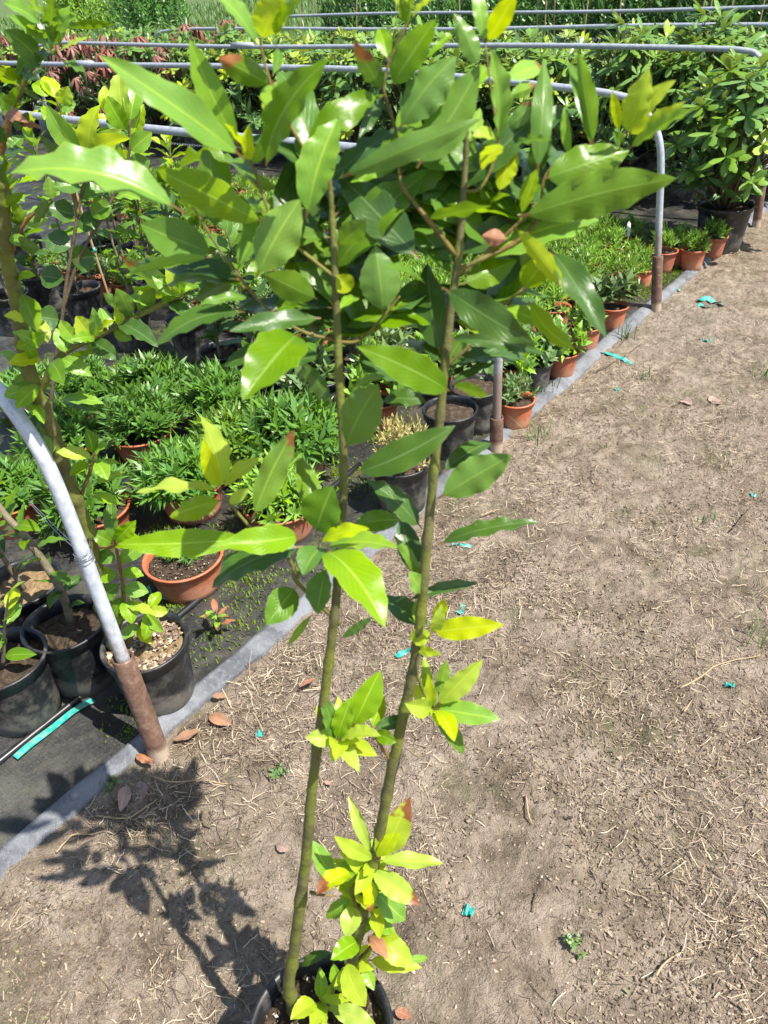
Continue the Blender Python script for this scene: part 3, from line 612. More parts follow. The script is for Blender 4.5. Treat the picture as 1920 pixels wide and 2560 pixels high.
LAUREL = """
460 532 26 434 150 l u -.06
612 400 249 139 112 l u -.10
600 375 475 98 80 l u -.06
665 560 395 425 118 l d -.02
538 636 352 560 108 m u .04
530 642 312 690 46 l u -.03
538 579 521 336 104 m d .05
625 405 622 312 40 y u -.04
622 400 560 308 30 y u -.03
632 410 660 340 34 l u .02
666 415 822 147 112 m u -.07
766 547 847 293 118 l u -.05
747 397 776 300 52 m d .03
700 470 590 420 60 l d .06
690 560 610 500 50 m u .08
650 102 700 -35 100 y d -.08
642 115 532 -20 76 l u -.08
692 130 758 -5 48 l u -.06
675 212 545 145 78 mt d -.05
680 205 684 300 66 l d -.02
682 200 712 298 56 l d -.01
682 190 694 122 30 m u .0
1024 46 960 -60 50 y u -.05
1022 48 998 -70 44 y u -.06
1026 44 1062 -70 46 y u -.05
1028 46 1104 -10 48 y u -.04
1018 62 1002 -14 40 m d -.06
970 152 948 70 52 l u .02
976 150 1010 70 42 d u .04
959 226 884 102 72 mt d -.02
978 216 1090 48 100 m u -.03
997 322 1142 140 112 m d -.04
1042 420 1200 164 124 m d -.05
1020 496 1118 318 104 m d .02
1046 618 1082 400 96 d u .06
858 442 1204 296 74 m d -.06
955 240 898 345 46 d u .03
962 235 925 265 34 m d .05
1062 152 1146 66 24 l u .0
1196 166 1134 32 60 m d .0
1212 110 1190 -40 48 l u -.04
1216 106 1292 -20 64 y d -.03
1245 356 1226 122 72 l u -.05
1262 200 1356 166 60 lt u .05
1268 242 1338 214 44 lt d .05
1262 328 1345 248 44 lt d .03
1345 430 1360 150 66 m d -.03
1338 445 1378 325 62 d u .03
1478 372 1420 158 62 m u .0
1484 368 1445 130 66 m d -.02
1425 396 1412 262 28 l u .03
1548 332 1530 228 32 y u .0
1563 336 1622 172 88 y d -.05
1565 336 1690 200 66 y u -.02
1566 338 1714 254 50 y d -.06
1572 372 1746 268 56 l u -.05
1550 365 1532 330 40 m u .0
1358 448 1574 376 112 m d -.04
1298 542 1690 446 128 m d -.08
1246 482 1290 362 62 yt d .0
1250 358 1205 425 66 y u -.02
1268 380 1380 350 34 m u -.05
1225 512 1275 488 30 l u -.02
1302 540 1345 420 48 l d .0
1300 545 1385 480 30 y u .03
1240 350 1180 340 50 y u .02
1195 380 1150 300 46 l d .04
1205 430 1228 520 40 l u .04
1049 648 842 432 122 d u -.03
639 694 750 498 108 l d -.06
793 748 660 684 88 m d -.05
792 655 768 555 64 m d .02
847 612 915 548 74 m d -.03
959 784 938 614 112 m d -.04
1064 710 956 668 48 m u -.07
1101 886 1068 658 90 d u .01
1069 548 1228 514 56 m d -.04
1002 410 876 456 44 l u .02
1012 440 868 468 46 d u .03
1040 530 944 484 46 l d .03
862 672 918 610 46 d u .04
882 727 842 688 50 y u .0
902 746 850 772 34 l u .0
612 780 392 864 76 d u -.03
802 796 574 828 60 d u -.02
624 745 494 766 32 m u -.02
590 690 488 748 56 d d .04
748 836 606 1002 132 m u -.08
684 858 558 918 54 d u .03
806 893 700 912 56 d u .01
828 1006 752 902 52 d d .0
874 974 964 940 36 m u -.04
862 1122 946 960 102 m d -.05
892 880 1016 952 88 d u .05
1126 978 892 866 84 m u -.07
1072 1006 958 1002 56 d u .04
885 1188 1138 1064 80 d u -.06
1055 1322 916 1200 80 d u .02
1050 1450 1004 1292 64 d u .04
1052 1446 984 1338 30 m d .02
1058 1440 1000 1372 54 d u .07
1095 1246 1280 1138 100 m d -.04
1106 1182 1228 1108 62 d u .02
1096 1362 1348 1306 52 d u -.02
1130 962 1222 988 42 m d .0
1130 960 1242 904 30 d u .02
1105 718 1338 862 84 d u -.06
1284 566 1412 724 60 y d -.05
1376 626 1516 846 90 d u -.06
1307 724 1366 640 74 l d -.01
1249 770 1380 818 62 l u -.02
1320 752 1438 876 58 l d -.04
1155 712 1292 650 70 m d .0
1120 850 1362 886 40 d u -.02
1108 920 1170 830 54 m d .03
1125 800 1100 720 50 d u .06
1270 600 1204 590 50 b d -.01
1135 800 1230 840 40 l u .06
1115 900 1190 905 40 d u .07
835 760 770 840 48 d u .06
840 800 900 870 50 d u .07
836 730 900 700 54 m d .07
828 620 870 540 46 d u .07
826 520 770 470 50 d u .08
1150 600 1100 540 50 d u .08
1152 560 1230 600 46 m u .08
1160 420 1110 380 50 m d .07
1165 360 1200 270 48 l d .06
1170 260 1130 200 44 m d .05
1172 240 1215 170 40 l u .05
550 1226 340 1232 50 y u -.03
552 1224 502 1040 80 y u -.04
548 1222 508 1094 44 y u -.06
556 1222 656 1146 46 y u -.04
630 1297 736 1075 72 lt d -.03
572 1262 624 1220 30 y u -.05
555 1250 424 1292 62 l d .02
640 1346 295 1360 70 l u -.03
752 1342 544 1362 78 l u -.05
790 1332 832 1214 116 m u -.02
788 1292 746 1134 64 m d .03
798 1356 924 1322 46 y u -.06
878 1312 1002 1300 60 m u .05
810 1366 994 1370 74 l u -.03
811 1374 962 1568 124 l u -.07
806 1370 758 1438 78 m u -.04
758 1366 530 1470 104 d u -.01
740 1468 666 1562 84 m u .0
816 1420 794 1535 72 m u -.01
782 1535 720 1612 24 l d .02
1078 1572 946 1488 78 d u .03
1018 1502 1198 1458 36 d u .01
852 1596 932 1542 28 d d .01
1056 1482 1022 1430 50 l u .0
1081 1580 1260 1562 72 y u -.03
1082 1580 1104 1510 38 y u -.03
1080 1584 1024 1594 52 y u -.02
1084 1576 1112 1496 44 l d .0
1040 1622 1104 1636 28 y u .0
1050 1570 1040 1500 44 m u .04
1090 1764 1206 1648 66 y u -.03
1084 1768 1070 1684 30 y u -.04
1080 1768 1012 1758 58 y u -.02
1088 1772 1252 1798 72 l u -.03
1086 1772 1136 1854 54 y u -.04
1076 1780 1158 1886 58 m u .0
1072 1750 1060 1640 34 l d .0
1095 1742 1116 1650 46 m d .02
839 1852 764 1842 56 y u -.02
842 1850 880 1742 64 l u -.03
838 1848 804 1730 48 m u -.01
844 1854 952 1840 54 y u -.03
838 1858 832 1908 28 y u -.03
842 1858 898 1930 50 l u -.01
882 1816 950 1676 86 m u .01
931 1820 1028 1790 44 d u .01
940 1832 992 1856 44 m u .01
856 1810 846 1740 34 l d .02
930 1822 960 1740 50 m d .03
937 2150 848 2098 46 y u -.02
930 2132 878 2006 38 y u -.01
940 2148 1014 2012 84 lt u -.02
938 2148 996 2058 42 y u -.04
940 2152 1088 2158 56 y u -.03
832 2202 784 2112 60 m u .02
882 2180 802 2230 60 lt u -.01
906 2162 850 2196 58 m u .01
912 2180 922 2268 48 lt u -.02
926 2175 1034 2252 72 lt u -.01
882 2240 824 2288 48 m u .01
886 2264 868 2332 66 l u -.02
940 2230 1004 2292 76 l u .0
920 2340 962 2392 46 b u -.04
940 2338 1022 2408 76 l u -.01
920 2400 1038 2416 50 l u -.01
1012 2400 1062 2394 24 l u .0
898 2352 836 2394 66 l u -.03
832 2380 764 2412 34 d u .01
832 2402 852 2472 40 m u .01
866 2400 908 2502 72 l u -.02
910 2410 932 2468 42 m u -.01
802 2500 800 2428 42 l u .0
792 2505 734 2544 60 y u -.02
806 2500 884 2488 30 y u -.03
816 2510 934 2574 62 y u -.03
800 2520 790 2575 46 l u .0
930 2200 960 2170 50 l u .02
900 2220 950 2260 50 m u .03
905 2300 980 2330 56 l u .02
880 2330 930 2300 40 m u .03
"""
lr = random.Random(5)
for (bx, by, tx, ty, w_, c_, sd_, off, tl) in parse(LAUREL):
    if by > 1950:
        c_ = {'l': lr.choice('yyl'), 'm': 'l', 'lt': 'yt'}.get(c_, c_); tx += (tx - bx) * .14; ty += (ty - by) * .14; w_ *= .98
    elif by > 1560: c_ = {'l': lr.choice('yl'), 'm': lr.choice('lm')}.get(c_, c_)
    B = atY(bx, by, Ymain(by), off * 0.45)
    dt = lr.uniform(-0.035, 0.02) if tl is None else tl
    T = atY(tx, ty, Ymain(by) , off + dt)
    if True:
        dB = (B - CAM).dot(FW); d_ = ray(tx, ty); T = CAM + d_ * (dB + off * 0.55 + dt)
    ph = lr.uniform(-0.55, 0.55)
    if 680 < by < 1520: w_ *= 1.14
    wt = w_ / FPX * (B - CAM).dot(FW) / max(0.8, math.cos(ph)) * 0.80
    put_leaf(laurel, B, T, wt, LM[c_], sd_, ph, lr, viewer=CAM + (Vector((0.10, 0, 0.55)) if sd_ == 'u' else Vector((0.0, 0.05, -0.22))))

# more leaves along the upper shoots, filling the depth of the crown
cr = random.Random(41); EXTRA = [[], [], []]
FILL = [([(840, 850), (760, 830), (665, 769), (560, 640)], 9), ([(832, 690), (770, 640), (690, 570), (640, 440)], 10), ([(824, 480), (790, 420), (745, 345)], 6), ([(1142, 640), (1080, 560), (1030, 500), (1000, 450), (990, 330)], 12),
        ([(1146, 675), (1220, 640), (1290, 605), (1345, 545)], 8), ([(1250, 600), (1330, 530), (1420, 480)], 6), ([(1158, 480), (1200, 470), (1240, 400)], 7), ([(846, 850), (838, 700), (830, 560), (826, 470)], 12), ([(1125, 800), (1146, 650), (1156, 500), (1162, 400)], 12), ([(842, 855), (900, 850), (1000, 740)], 5), ([(1108, 920), (1180, 860), (1320, 710)], 6)]
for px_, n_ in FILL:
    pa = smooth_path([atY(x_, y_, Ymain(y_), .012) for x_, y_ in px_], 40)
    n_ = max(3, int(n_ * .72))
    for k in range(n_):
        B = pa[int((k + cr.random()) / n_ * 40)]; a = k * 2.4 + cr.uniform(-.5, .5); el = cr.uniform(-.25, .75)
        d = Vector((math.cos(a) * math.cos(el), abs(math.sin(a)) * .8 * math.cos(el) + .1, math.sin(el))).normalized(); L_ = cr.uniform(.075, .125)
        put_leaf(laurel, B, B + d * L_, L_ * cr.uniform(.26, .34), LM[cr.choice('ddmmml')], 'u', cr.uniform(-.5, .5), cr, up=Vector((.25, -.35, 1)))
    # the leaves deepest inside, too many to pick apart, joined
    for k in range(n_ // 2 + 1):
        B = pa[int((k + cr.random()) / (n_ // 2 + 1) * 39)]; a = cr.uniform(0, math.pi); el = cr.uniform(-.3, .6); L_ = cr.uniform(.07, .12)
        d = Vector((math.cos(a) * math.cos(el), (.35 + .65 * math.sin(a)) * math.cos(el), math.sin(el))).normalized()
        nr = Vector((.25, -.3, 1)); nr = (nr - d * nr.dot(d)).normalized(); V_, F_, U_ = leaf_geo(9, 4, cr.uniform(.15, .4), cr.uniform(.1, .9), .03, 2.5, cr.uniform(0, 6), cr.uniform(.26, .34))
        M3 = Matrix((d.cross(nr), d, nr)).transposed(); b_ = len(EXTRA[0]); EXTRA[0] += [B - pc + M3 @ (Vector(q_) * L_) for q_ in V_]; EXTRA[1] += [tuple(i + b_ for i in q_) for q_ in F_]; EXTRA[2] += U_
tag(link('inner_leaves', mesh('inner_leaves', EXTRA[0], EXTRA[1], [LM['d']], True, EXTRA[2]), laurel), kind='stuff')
# small crowded leaves at the heart of the low shoots
LOW = [[], [], []]
for (x0, y0, x1, y1, n_) in ((937, 2150, 905, 2200, 7), (905, 2190, 900, 2290, 12), (940, 2240, 925, 2370, 12), (870, 2400, 900, 2470, 8), (803, 2503, 800, 2520, 6), (839, 1853, 860, 1845, 5), (1083, 1768, 1090, 1775, 5)):
    for k in range(n_):
        u = cr.random(); px_, py_ = x0 + (x1 - x0) * u, y0 + (y1 - y0) * u; B = atY(px_, py_, Ymain(py_), cr.uniform(.0, .02)); a = cr.uniform(0, 6.28); el = cr.uniform(.0, .9); L_ = cr.uniform(.032, .06)
        d = Vector((math.cos(a) * math.cos(el), math.sin(a) * math.cos(el), math.sin(el))); nr = Vector((.2, -.4, 1)); nr = (nr - d * nr.dot(d)).normalized()
        V_, F_, U_ = leaf_geo(9, 4, cr.uniform(.15, .5), cr.uniform(.1, 1.0), .03, 3, cr.uniform(0, 6), cr.uniform(.36, .46), serr=.04); M3 = Matrix((d.cross(nr), d, nr)).transposed(); b_ = len(LOW[0])
        LOW[0] += [B - pc + M3 @ (Vector(q_) * L_) for q_ in V_]; LOW[1] += [tuple(i + b_ for i in q_) for q_ in F_]; LOW[2] += U_
tag(link('low_shoot_leaves', mesh('low_shoot_leaves', LOW[0], LOW[1], [LM['y']], True, LOW[2]), laurel), kind='stuff')

# ------------------------------------------------------------------ the laurel tied to the near hoop, and its neighbours in black pots
Ysec = lambda py: 1.30 + (py - 500) / 1100 * 0.14
b3 = ground(362, 1605, 0.21); b3.z = 0
second = tag(empty('potted_laurel', b3), 'tall laurel in a black pot tied to the near hoop at the left edge', 'potted plant')
P_BIG = pot_me('pot', 0.105, 0.215, M_BLACK, 0.82, 0.007, 48)
link('pot', P_BIG, second); link('soil', soil_me('soil', 0.098, M_BARK, 0.010, 9), second, (0, 0, 0.192))
tag(link('bark_chips', chips_me('bark_chips', 0.094, 420, 8, .003, .010, M_STRAW), second, (0, 0, 0.194)), kind='stuff')
stem(second, [(300, 1640), (255, 1500), (215, 1330), (165, 1180), (120, 1060), (75, 920), (40, 760), (18, 640), (6, 500), (-10, 380)], Ysec, [40, 38, 36, 38, 37, 36, 36, 36, 32, 26], M_STEM, seed=8)
for k, (px_, w_) in enumerate([
    ([(98, 985), (150, 890), (230, 845), (330, 795), (452, 738)], [20, 18, 17, 16, 12]),
    ([(20, 650), (60, 560), (130, 500)], [12, 10, 7]),
    ([(-5, 400), (25, 290), (55, 215), (95, 150), (140, 125)], [22, 18, 16, 13, 8]),
    ([(195, 1260), (225, 1180), (235, 1130)], [9, 8, 5]),
    ([(290, 1600), (310, 1500), (300, 1420), (285, 1350)], [13, 11, 9, 6]),
    ([(310, 1620), (350, 1560), (372, 1520)], [10, 8, 5]),
    ]): stem(second, px_, Ysec, w_, M_TWIG if k != 0 else M_STEM, 'branch', 8, 24, 0.05, 50 + k)
SECOND = """
150 122 178 10 60 l u -.1
130 132 18 36 60 l u -.1
140 122 150 56 52 m u -.12
130 132 98 48 46 d u -.08
142 132 220 94 32 y u -.1
168 68 288 60 30 m d -.05
95 152 8 74 84 m u -.1
60 212 -14 168 72 l d -.08
60 206 112 178 40 l u -.1
140 142 92 172 52 d u -.06
142 142 212 182 34 m d -.06
55 216 100 200 40 d u -.08
60 232 98 244 50 d d -.05
100 62 8 8 70 l u -.1
110 60 125 -20 60 m d -.1
90 110 30 120 50 m u -.05
12 282 72 306 40 b u -.1
50 314 106 322 30 b u -.05
20 470 66 378 70 d u -.12
0 360 -20 300 60 d u -.08
40 330 70 280 50 d d -.06
162 412 98 334 50 d d -.05
130 500 85 560 54 d d -.03
130 500 120 440 50 m d -.03
60 560 120 545 40 l d .0
40 610 100 620 60 d d .0
30 640 -20 620 60 m d .0
52 730 95 830 74 m d -.03
60 740 10 690 50 d u -.02
70 860 60 760 50 d u .0
120 830 40 870 50 l u -.04
100 870 30 830 50 l u -.04
120 860 90 790 44 y u -.03
110 900 20 910 56 y u -.03
90 940 -10 880 60 l u .0
85 960 10 990 56 l u -.02
100 960 40 1020 60 l u -.03
60 1020 -10 1010 66 m u .02
130 900 160 960 60 m u -.02
150 895 230 940 60 l u -.02
170 890 250 870 44 m d -.01
165 885 140 820 50 l u -.03
200 862 150 800 52 l u -.02
230 845 190 790 60 y u -.03
238 842 232 768 48 l u -.04
245 838 290 800 40 y u -.02
225 848 300 900 56 d u .01
240 845 170 850 40 l u .0
330 796 290 720 64 d d -.01
345 790 258 732 62 l d -.02
350 788 385 720 60 m d .0
390 770 312 740 50 l u .01
420 752 490 800 62 d u .0
300 810 395 868 74 d u .0
400 762 480 720 60 l u .0
452 738 380 690 54 l u -.02
452 738 420 650 52 y u -.02
454 738 460 660 50 l u -.03
456 738 500 690 44 l u -.01
445 742 300 640 100 lt d -.01
440 745 330 720 52 l d .01
150 1000 260 1010 54 l u -.02
150 1005 250 1035 36 d u .0
110 1030 60 1120 70 d d .02
120 1040 130 1140 64 m d .02
140 1080 100 1000 40 l u .0
235 1132 215 1070 50 m u .0
236 1134 272 1110 40 l u -.01
232 1140 140 1130 50 y u -.02
240 1150 270 1200 56 l u -.01
228 1160 175 1190 44 l u .0
240 1170 300 1160 30 l u .0
235 1210 310 1180 40 l d .0
228 1240 300 1260 40 l u .01
285 1352 280 1240 50 m u -.01
286 1356 340 1300 54 l u -.01
284 1360 230 1330 56 m u .0
288 1366 370 1370 64 l u -.02
292 1400 240 1380 54 m u .0
296 1410 375 1340 60 l u .0
300 1430 360 1440 48 l u -.01
298 1440 230 1430 54 l u .0
302 1460 250 1490 60 m u .0
306 1470 372 1480 56 l u -.01
305 1490 270 1550 50 m u .0
308 1500 330 1560 60 l u -.01
310 1510 390 1540 44 y u .0
312 1530 260 1580 50 l u .0
372 1522 400 1480 44 l u .0
372 1524 420 1530 40 y u -.01
370 1528 360 1600 48 l u .0
368 1530 410 1580 40 l u -.01
350 1560 300 1600 44 l u .0
340 1570 380 1610 40 y u .0
120 60 60 -10 56 l u -.1
130 90 190 40 50 l u -.1
120 100 70 60 54 l d -.06
100 140 40 190 60 m u -.05
30 290 -10 230 60 l u -.05
50 220 10 250 56 m d -.03
30 300 80 250 50 l u -.04
20 380 60 340 50 m u -.04
0 420 50 430 50 l u -.05
10 520 60 480 44 m d -.02
20 560 -10 520 50 l u .0
20 600 70 600 40 l u -.03
60 560 30 500 40 m d .0
40 700 90 690 40 l u .0
60 800 10 790 44 y u -.02
90 900 60 860 40 l u -.03
100 930 30 960 48 m u .0
60 1000 110 1060 50 l u .0
180 880 200 940 46 l d .0
210 855 260 890 44 l u .0
270 826 250 770 44 l u -.02
280 822 330 850 44 m d .01
370 778 350 720 44 l d .0
300 815 290 760 36 y u -.02
180 1200 120 1210 46 m u .02
200 1250 150 1270 48 l u .02
"""
def leaves(root, txt, Yf, rr, wk=1.12, dense=True):
    for (bx, by, tx, ty, w_, c_, sd_, off, tl) in parse(txt):
        B = atY(bx, by, Yf(by), off * .45); dB = (B - CAM).dot(FW)
        T = CAM + ray(tx, ty) * (dB + off * .55 + rr.uniform(-.05, .03)); ph = rr.uniform(-.6, .6)
        put_leaf(root, B, T, w_ / FPX * dB * wk / max(.8, math.cos(ph)), LM[c_], sd_, ph, rr, viewer=CAM + (Vector((0.1, 0, 0.8)) if sd_ == 'u' else Vector((0, 0, -0.7))), dense=dense)
leaves(second, SECOND, Ysec, random.Random(15), .70)

def young_laurel(loc, h, label, nleaf, cols, seed, pot=None, trace=None, r=0.1, ph=0.2, soil=None, lean=(0, 0), group='young laurels in black pots', l0=0.075, two=False):
    rr = random.Random(seed); root = tag(empty('potted_laurel', loc), label, 'potted plant', group)
    link('pot', pot or P_BIG, root, rot=(0, 0, rr.uniform(0, 6))); link('soil', soil or S_POT, root, (0, 0, ph - 0.022))
    L = Vector((lean[0], lean[1], 0))
    if trace:
        pa = [p - Vector(loc) for p in smooth_path([atY(x_, y_, Y_) for x_, y_, Y_ in trace[0]], 18)]
    for sidx in range(2 if two else 1):
        dx = Vector((rr.uniform(-.03, .03), rr.uniform(-.03, .03), 0)); L2 = L + Vector((rr.uniform(-.06, .06), rr.uniform(-.06, .06), 0)) * sidx
        pts = [dx + L2 * (u * u) + Vector((rr.uniform(-.012, .012), rr.uniform(-.012, .012), ph - .03 + u * h)) for u in (0, .25, .5, .75, 1)]
        if not trace: pa = smooth_path(pts, 18)
        v, f = tube(pa, interp(trace[1] if trace else [0.008, .006, .003], 18), 8, True, .1, seed); link('stem', mesh('stem', v, f, [M_STEM_G if trace or rr.random() < .6 else M_TWIG]), root)
        n = nleaf if not two else nleaf // 2
        for k in range(n):
            u = 0.12 + 0.88 * (k + rr.random()) / n; p = pa[min(18, int(u * 18))]
            a = k * 2.4 + rr.uniform(-.4, .4); el = rr.uniform(-.1, .7) + (0.5 if u > .85 else 0)
            d = Vector((math.cos(a) * math.cos(el), math.sin(a) * math.cos(el), math.sin(el)))
            ll = l0 * rr.uniform(.7, 1.3)
            T = p + d * ll; c_ = cols[min(len(cols) - 1, int(u * len(cols) * rr.uniform(.7, 1.1)))]
            put_leaf(root, Vector(loc) + p, Vector(loc) + T, ll * rr.uniform(.36, .48), LM[c_], 'u', rr.uniform(-.5, .5), rr, up=Vector((0, 0, 1)) + Vector((-d.x, -d.y, 0)) * .3, dense=False)
    return root
S_POT = soil_me('soil', 0.098, M_POTSOIL, 0.008, 2, 10)
def gp(px, py, z):
    q_ = ground(px, py, z); q_.z = 0; return q_
young_laurel(gp(8, 1655, .20), 0.42, 'small laurel in the black pot at the left edge in front of the hoop', 9, 'mlly', 61, trace=([(8, 1660, 1.40), (10, 1600, 1.40), (14, 1540, 1.40), (22, 1490, 1.40)], [.006, .004, .002]))
young_laurel(gp(165, 1565, .20), 0.95, 'grey-stemmed laurel in the black pot between hoop sleeve and left edge', 22, 'dmml', 62, trace=([(178, 1560, 1.56), (150, 1470, 1.58), (70, 1350, 1.62), (0, 1270, 1.64), (-80, 1120, 1.66)], [.0115, .0105, .008]))
young_laurel(gp(55, 1465, .20), 0.55, 'laurel in a black pot with bark mulch half hidden at the left edge', 14, 'dmm', 63, soil=soil_me('soil', .098, M_BARK, .009, 5, 12), lean=(-.1, 0))
YL = [(60, 600, .75, 'dmly', 'young laurel in a black pot at far left beyond the tied stem'), (250, 610, .6, 'dmml', 'young laurel in a black pot behind the bamboo stake to its left'), (340, 620, .6, 'dmly', 'young laurel in a black pot well behind the spotted leaf'), (20, 740, .7, 'dmly', 'young laurel in a black pot at the left edge behind the tied stem'), (480, 640, .5, 'dmly', 'young laurel in a black pot right of the spotted leaf'), (200, 725, .62, 'dmlly', 'young laurel in a black pot, left of the bamboo stake'), (318, 772, .55, 'dmmdl', 'young laurel in the black pot in front of the bamboo stake'), (100, 690, .5, 'dmly', 'young laurel in a black pot behind the tied laurel stem'),
      (390, 700, .6, 'dmmly', 'young laurel in a black pot right behind the bamboo stake'), (560, 880, .45, 'dmm', 'young laurel in a black pot below the drooping dark leaves'), (640, 905, .45, 'ddm', 'young laurel in the shaded black pot behind the narrow-leaved bushes'),
      (800, 945, .35, 'dml', 'young laurel in a black pot just left of the front laurel stem'), (880, 900, .4, 'dmm', 'young laurel in a black pot between the two front laurel stems'), (470, 800, .5, 'ddm', 'young laurel in a black pot under the spotted leaf')]
for k, (x_, y_, h_, c_, lb) in enumerate(YL): young_laurel(gp(x_, y_, .20), h_ * 1.35, lb, 40, c_, 70 + k, two=k % 2 == 0, l0=.115)
Ythird = lambda py: 2.42 - (py - 400) / 800 * 0.1
b5 = gp(118, 1120, .0)
third = tag(empty('potted_laurel', b5), 'slender laurel with bright yellow leaf tips above the lower flat hoop at left', 'potted plant', 'young laurels in black pots')
link('pot', P_BIG, third); link('soil', S_POT, third, (0, 0, .19))
stem(third, [(118, 1080), (140, 900), (165, 720), (190, 560), (212, 450), (222, 395)], Ythird, [11, 10, 9, 8, 7, 5], M_WOOD, seed=12)
stem(third, [(150, 800), (200, 640), (270, 520), (320, 400), (325, 300)], Ythird, [8, 8, 7, 6, 4], M_WOOD, 'branch', 8, 24, .05, 13)
leaves(third, """
222 395 250 262 50 y u -.1
206 392 116 262 48 l u -.08
220 392 168 306 24 y u -.08
226 396 304 322 46 y u -.1
228 398 326 346 44 y u -.12
200 420 150 380 44 l u
214 440 270 420 40 l u
205 470 140 470 50 m u
200 500 260 480 50 m u
190 540 120 520 54 d u
192 560 250 560 50 d u
180 620 110 600 56 d u
175 650 240 640 54 d u
165 700 100 690 54 d u
322 330 268 240 44 l u
324 320 300 180 46 y u
326 310 350 200 44 l u
322 350 265 300 40 m u
324 380 380 330 44 l u
318 400 250 380 44 l d
320 420 375 400 44 m u
300 460 250 440 44 l u
310 440 360 450 40 m u
290 490 350 500 46 l u
280 510 230 540 46 m u
330 350 360 260 40 l d
140 250 110 190 40 y u
130 240 80 210 36 l u
150 260 170 215 36 y u
150 270 190 260 34 l u
140 280 110 300 36 l u
160 290 130 340 40 m u
150 800 90 790 56 d u
""", Ythird, random.Random(88), 1.1)
stem(third, [(195, 540), (170, 420), (155, 320), (142, 245)], Ythird, [12, 10, 8, 5], M_TWIG, 'branch', 8, 24, .05, 14)
# stake beside them
v, f = tube(smooth_path([Vector((0, 0, 0)), Vector((-.02, 0, .5)), Vector((-.035, .02, 1.0))], 10), [.007] * 11, 8)
q_ = gp(288, 790, .0); o = tag(link('bamboo_stake', mesh('bamboo_stake', v, f, [M_CANE]), loc=q_), 'bamboo stake with a turquoise tie among the young laurels', 'stake')
v, f = tube([Vector((-.012, 0, .36)), Vector((-.014, 0, .385))], [.009, .009], 8); link('tie', mesh('tie', v, f, [M_TAPE]), o)

ORD = ['first', 'second', 'third', 'fourth', 'fifth', 'sixth', 'seventh', 'eighth', 'ninth', 'tenth', 'eleventh', 'twelfth', 'thirteenth', 'fourteenth', 'fifteenth', 'sixteenth', 'seventeenth', 'eighteenth', 'nineteenth', 'twentieth'] + ['twenty-' + q_ for q_ in ('first', 'second', 'third', 'fourth', 'fifth', 'sixth', 'seventh', 'eighth', 'ninth')] + ['thirtieth']
# ------------------------------------------------------------------ bushy foliage
def foliage(name, n, rx, hz, ll, lw, per, matl, seed, z0=0.0, upright=0.6, hang=0.0):
    g = np.random.default_rng(seed); V = []; F = []
    for i in range(n):
        a = g.uniform(0, 2 * math.pi); q_ = math.sqrt(g.uniform(0, 1)); el = math.acos(min(1, q_ * .97))
        tip = np.array([rx * q_ * math.cos(a), rx * q_ * math.sin(a), z0 + hz * (math.sin(el) * g.uniform(.75, 1.1) + .12)])
        root_ = np.array([rx * .25 * q_ * math.cos(a), rx * .25 * q_ * math.sin(a), z0])
        d = tip - root_; d /= np.linalg.norm(d)
        for k in range(per):
            u = 1.0 - 0.55 * (k / per) ** 1.2; p = root_ + (tip - root_) * u
            an = k * 2.4 + i; sp = 0.25 + 0.75 * (k / per)
            o1 = np.cross(d, [0, 0, 1.0]); 
            if np.linalg.norm(o1) < .05: o1 = np.array([1., 0, 0])
            o1 /= np.linalg.norm(o1); o2 = np.cross(d, o1)
            ld = d * (upright * (1.3 - sp)) + (o1 * math.cos(an) + o2 * math.sin(an)) * sp + np.array([0, 0, .15 - hang]); ld /= np.linalg.norm(ld)
            L_ = ll * g.uniform(.6, 1.2); w_ = lw * g.uniform(.7, 1.2)
            s_ = np.cross(ld, d); 
            if np.linalg.norm(s_) < .05: s_ = o1
            s_ /= np.linalg.norm(s_); nn = np.cross(s_, ld); b = len(V)
            V += [p, p + ld * L_ * .42 + s_ * w_ / 2 + nn * w_ * .12, p + ld * L_ * .45, p + ld * L_ * .42 - s_ * w_ / 2 + nn * w_ * .12, p + ld * L_ - nn * L_ * .15]
            F += [(b, b + 1, b + 2), (b, b + 2, b + 3), (b + 1, b + 4, b + 2), (b + 2, b + 4, b + 3)]
    return np_mesh(name, np.array(V), np.array(F), [matl])
P_TER = pot_me('pot', 0.118, 0.125, M_TERRA, 0.80, 0.008, 48)
S_TER = soil_me('soil', 0.108, M_POTSOIL, 0.009, 4, 10)
BUSH = [foliage('foliage', 72, .165, .15, .066, .0165, 20, M_BUSH, 100), foliage('foliage', 66, .15, .19, .056, .0135, 22, M_BUSH, 101, upright=.8), foliage('foliage', 84, .17, .13, .07, .0175, 17, M_BUSH, 102, upright=.5)] + [foliage('foliage', 60, .14, .14, .062, .014, 18, M_BUSH2, 110)]
def bushy(px, py, label, var=0, sc=1.0, dry=None, z=.125, rz=None):
    root = tag(empty('potted_bush', gp(px, py, z), 0), label, 'potted plant', 'narrow-leaved bushes in wide terracotta pots')
    link('pot', P_TER, root); link('soil', S_TER, root, (0, 0, .108)); a = rnd.uniform(0, 6) if rz is None else rz
    tag(link('foliage', BUSH[var], root, (rnd.uniform(-.02, .02), rnd.uniform(-.02, .02), .095), (rnd.uniform(-.16, .16), rnd.uniform(-.16, .16), a), (sc * rnd.uniform(.9, 1.2), sc * rnd.uniform(.9, 1.2), sc * rnd.uniform(.75, 1.2))), kind='stuff'); return root
t1 = tag(empty('potted_bush', gp(457, 1388, .125)), 'wide terracotta pot of bare soil with a small green sprout', 'potted plant')
link('pot', P_TER, t1); link('soil', S_TER, t1, (0, 0, .108))
tag(link('soil_crumbs', chips_me('soil_crumbs', .105, 600, 15, .001, .004, M_CRUMB), t1, (0, 0, .110)), kind='stuff')
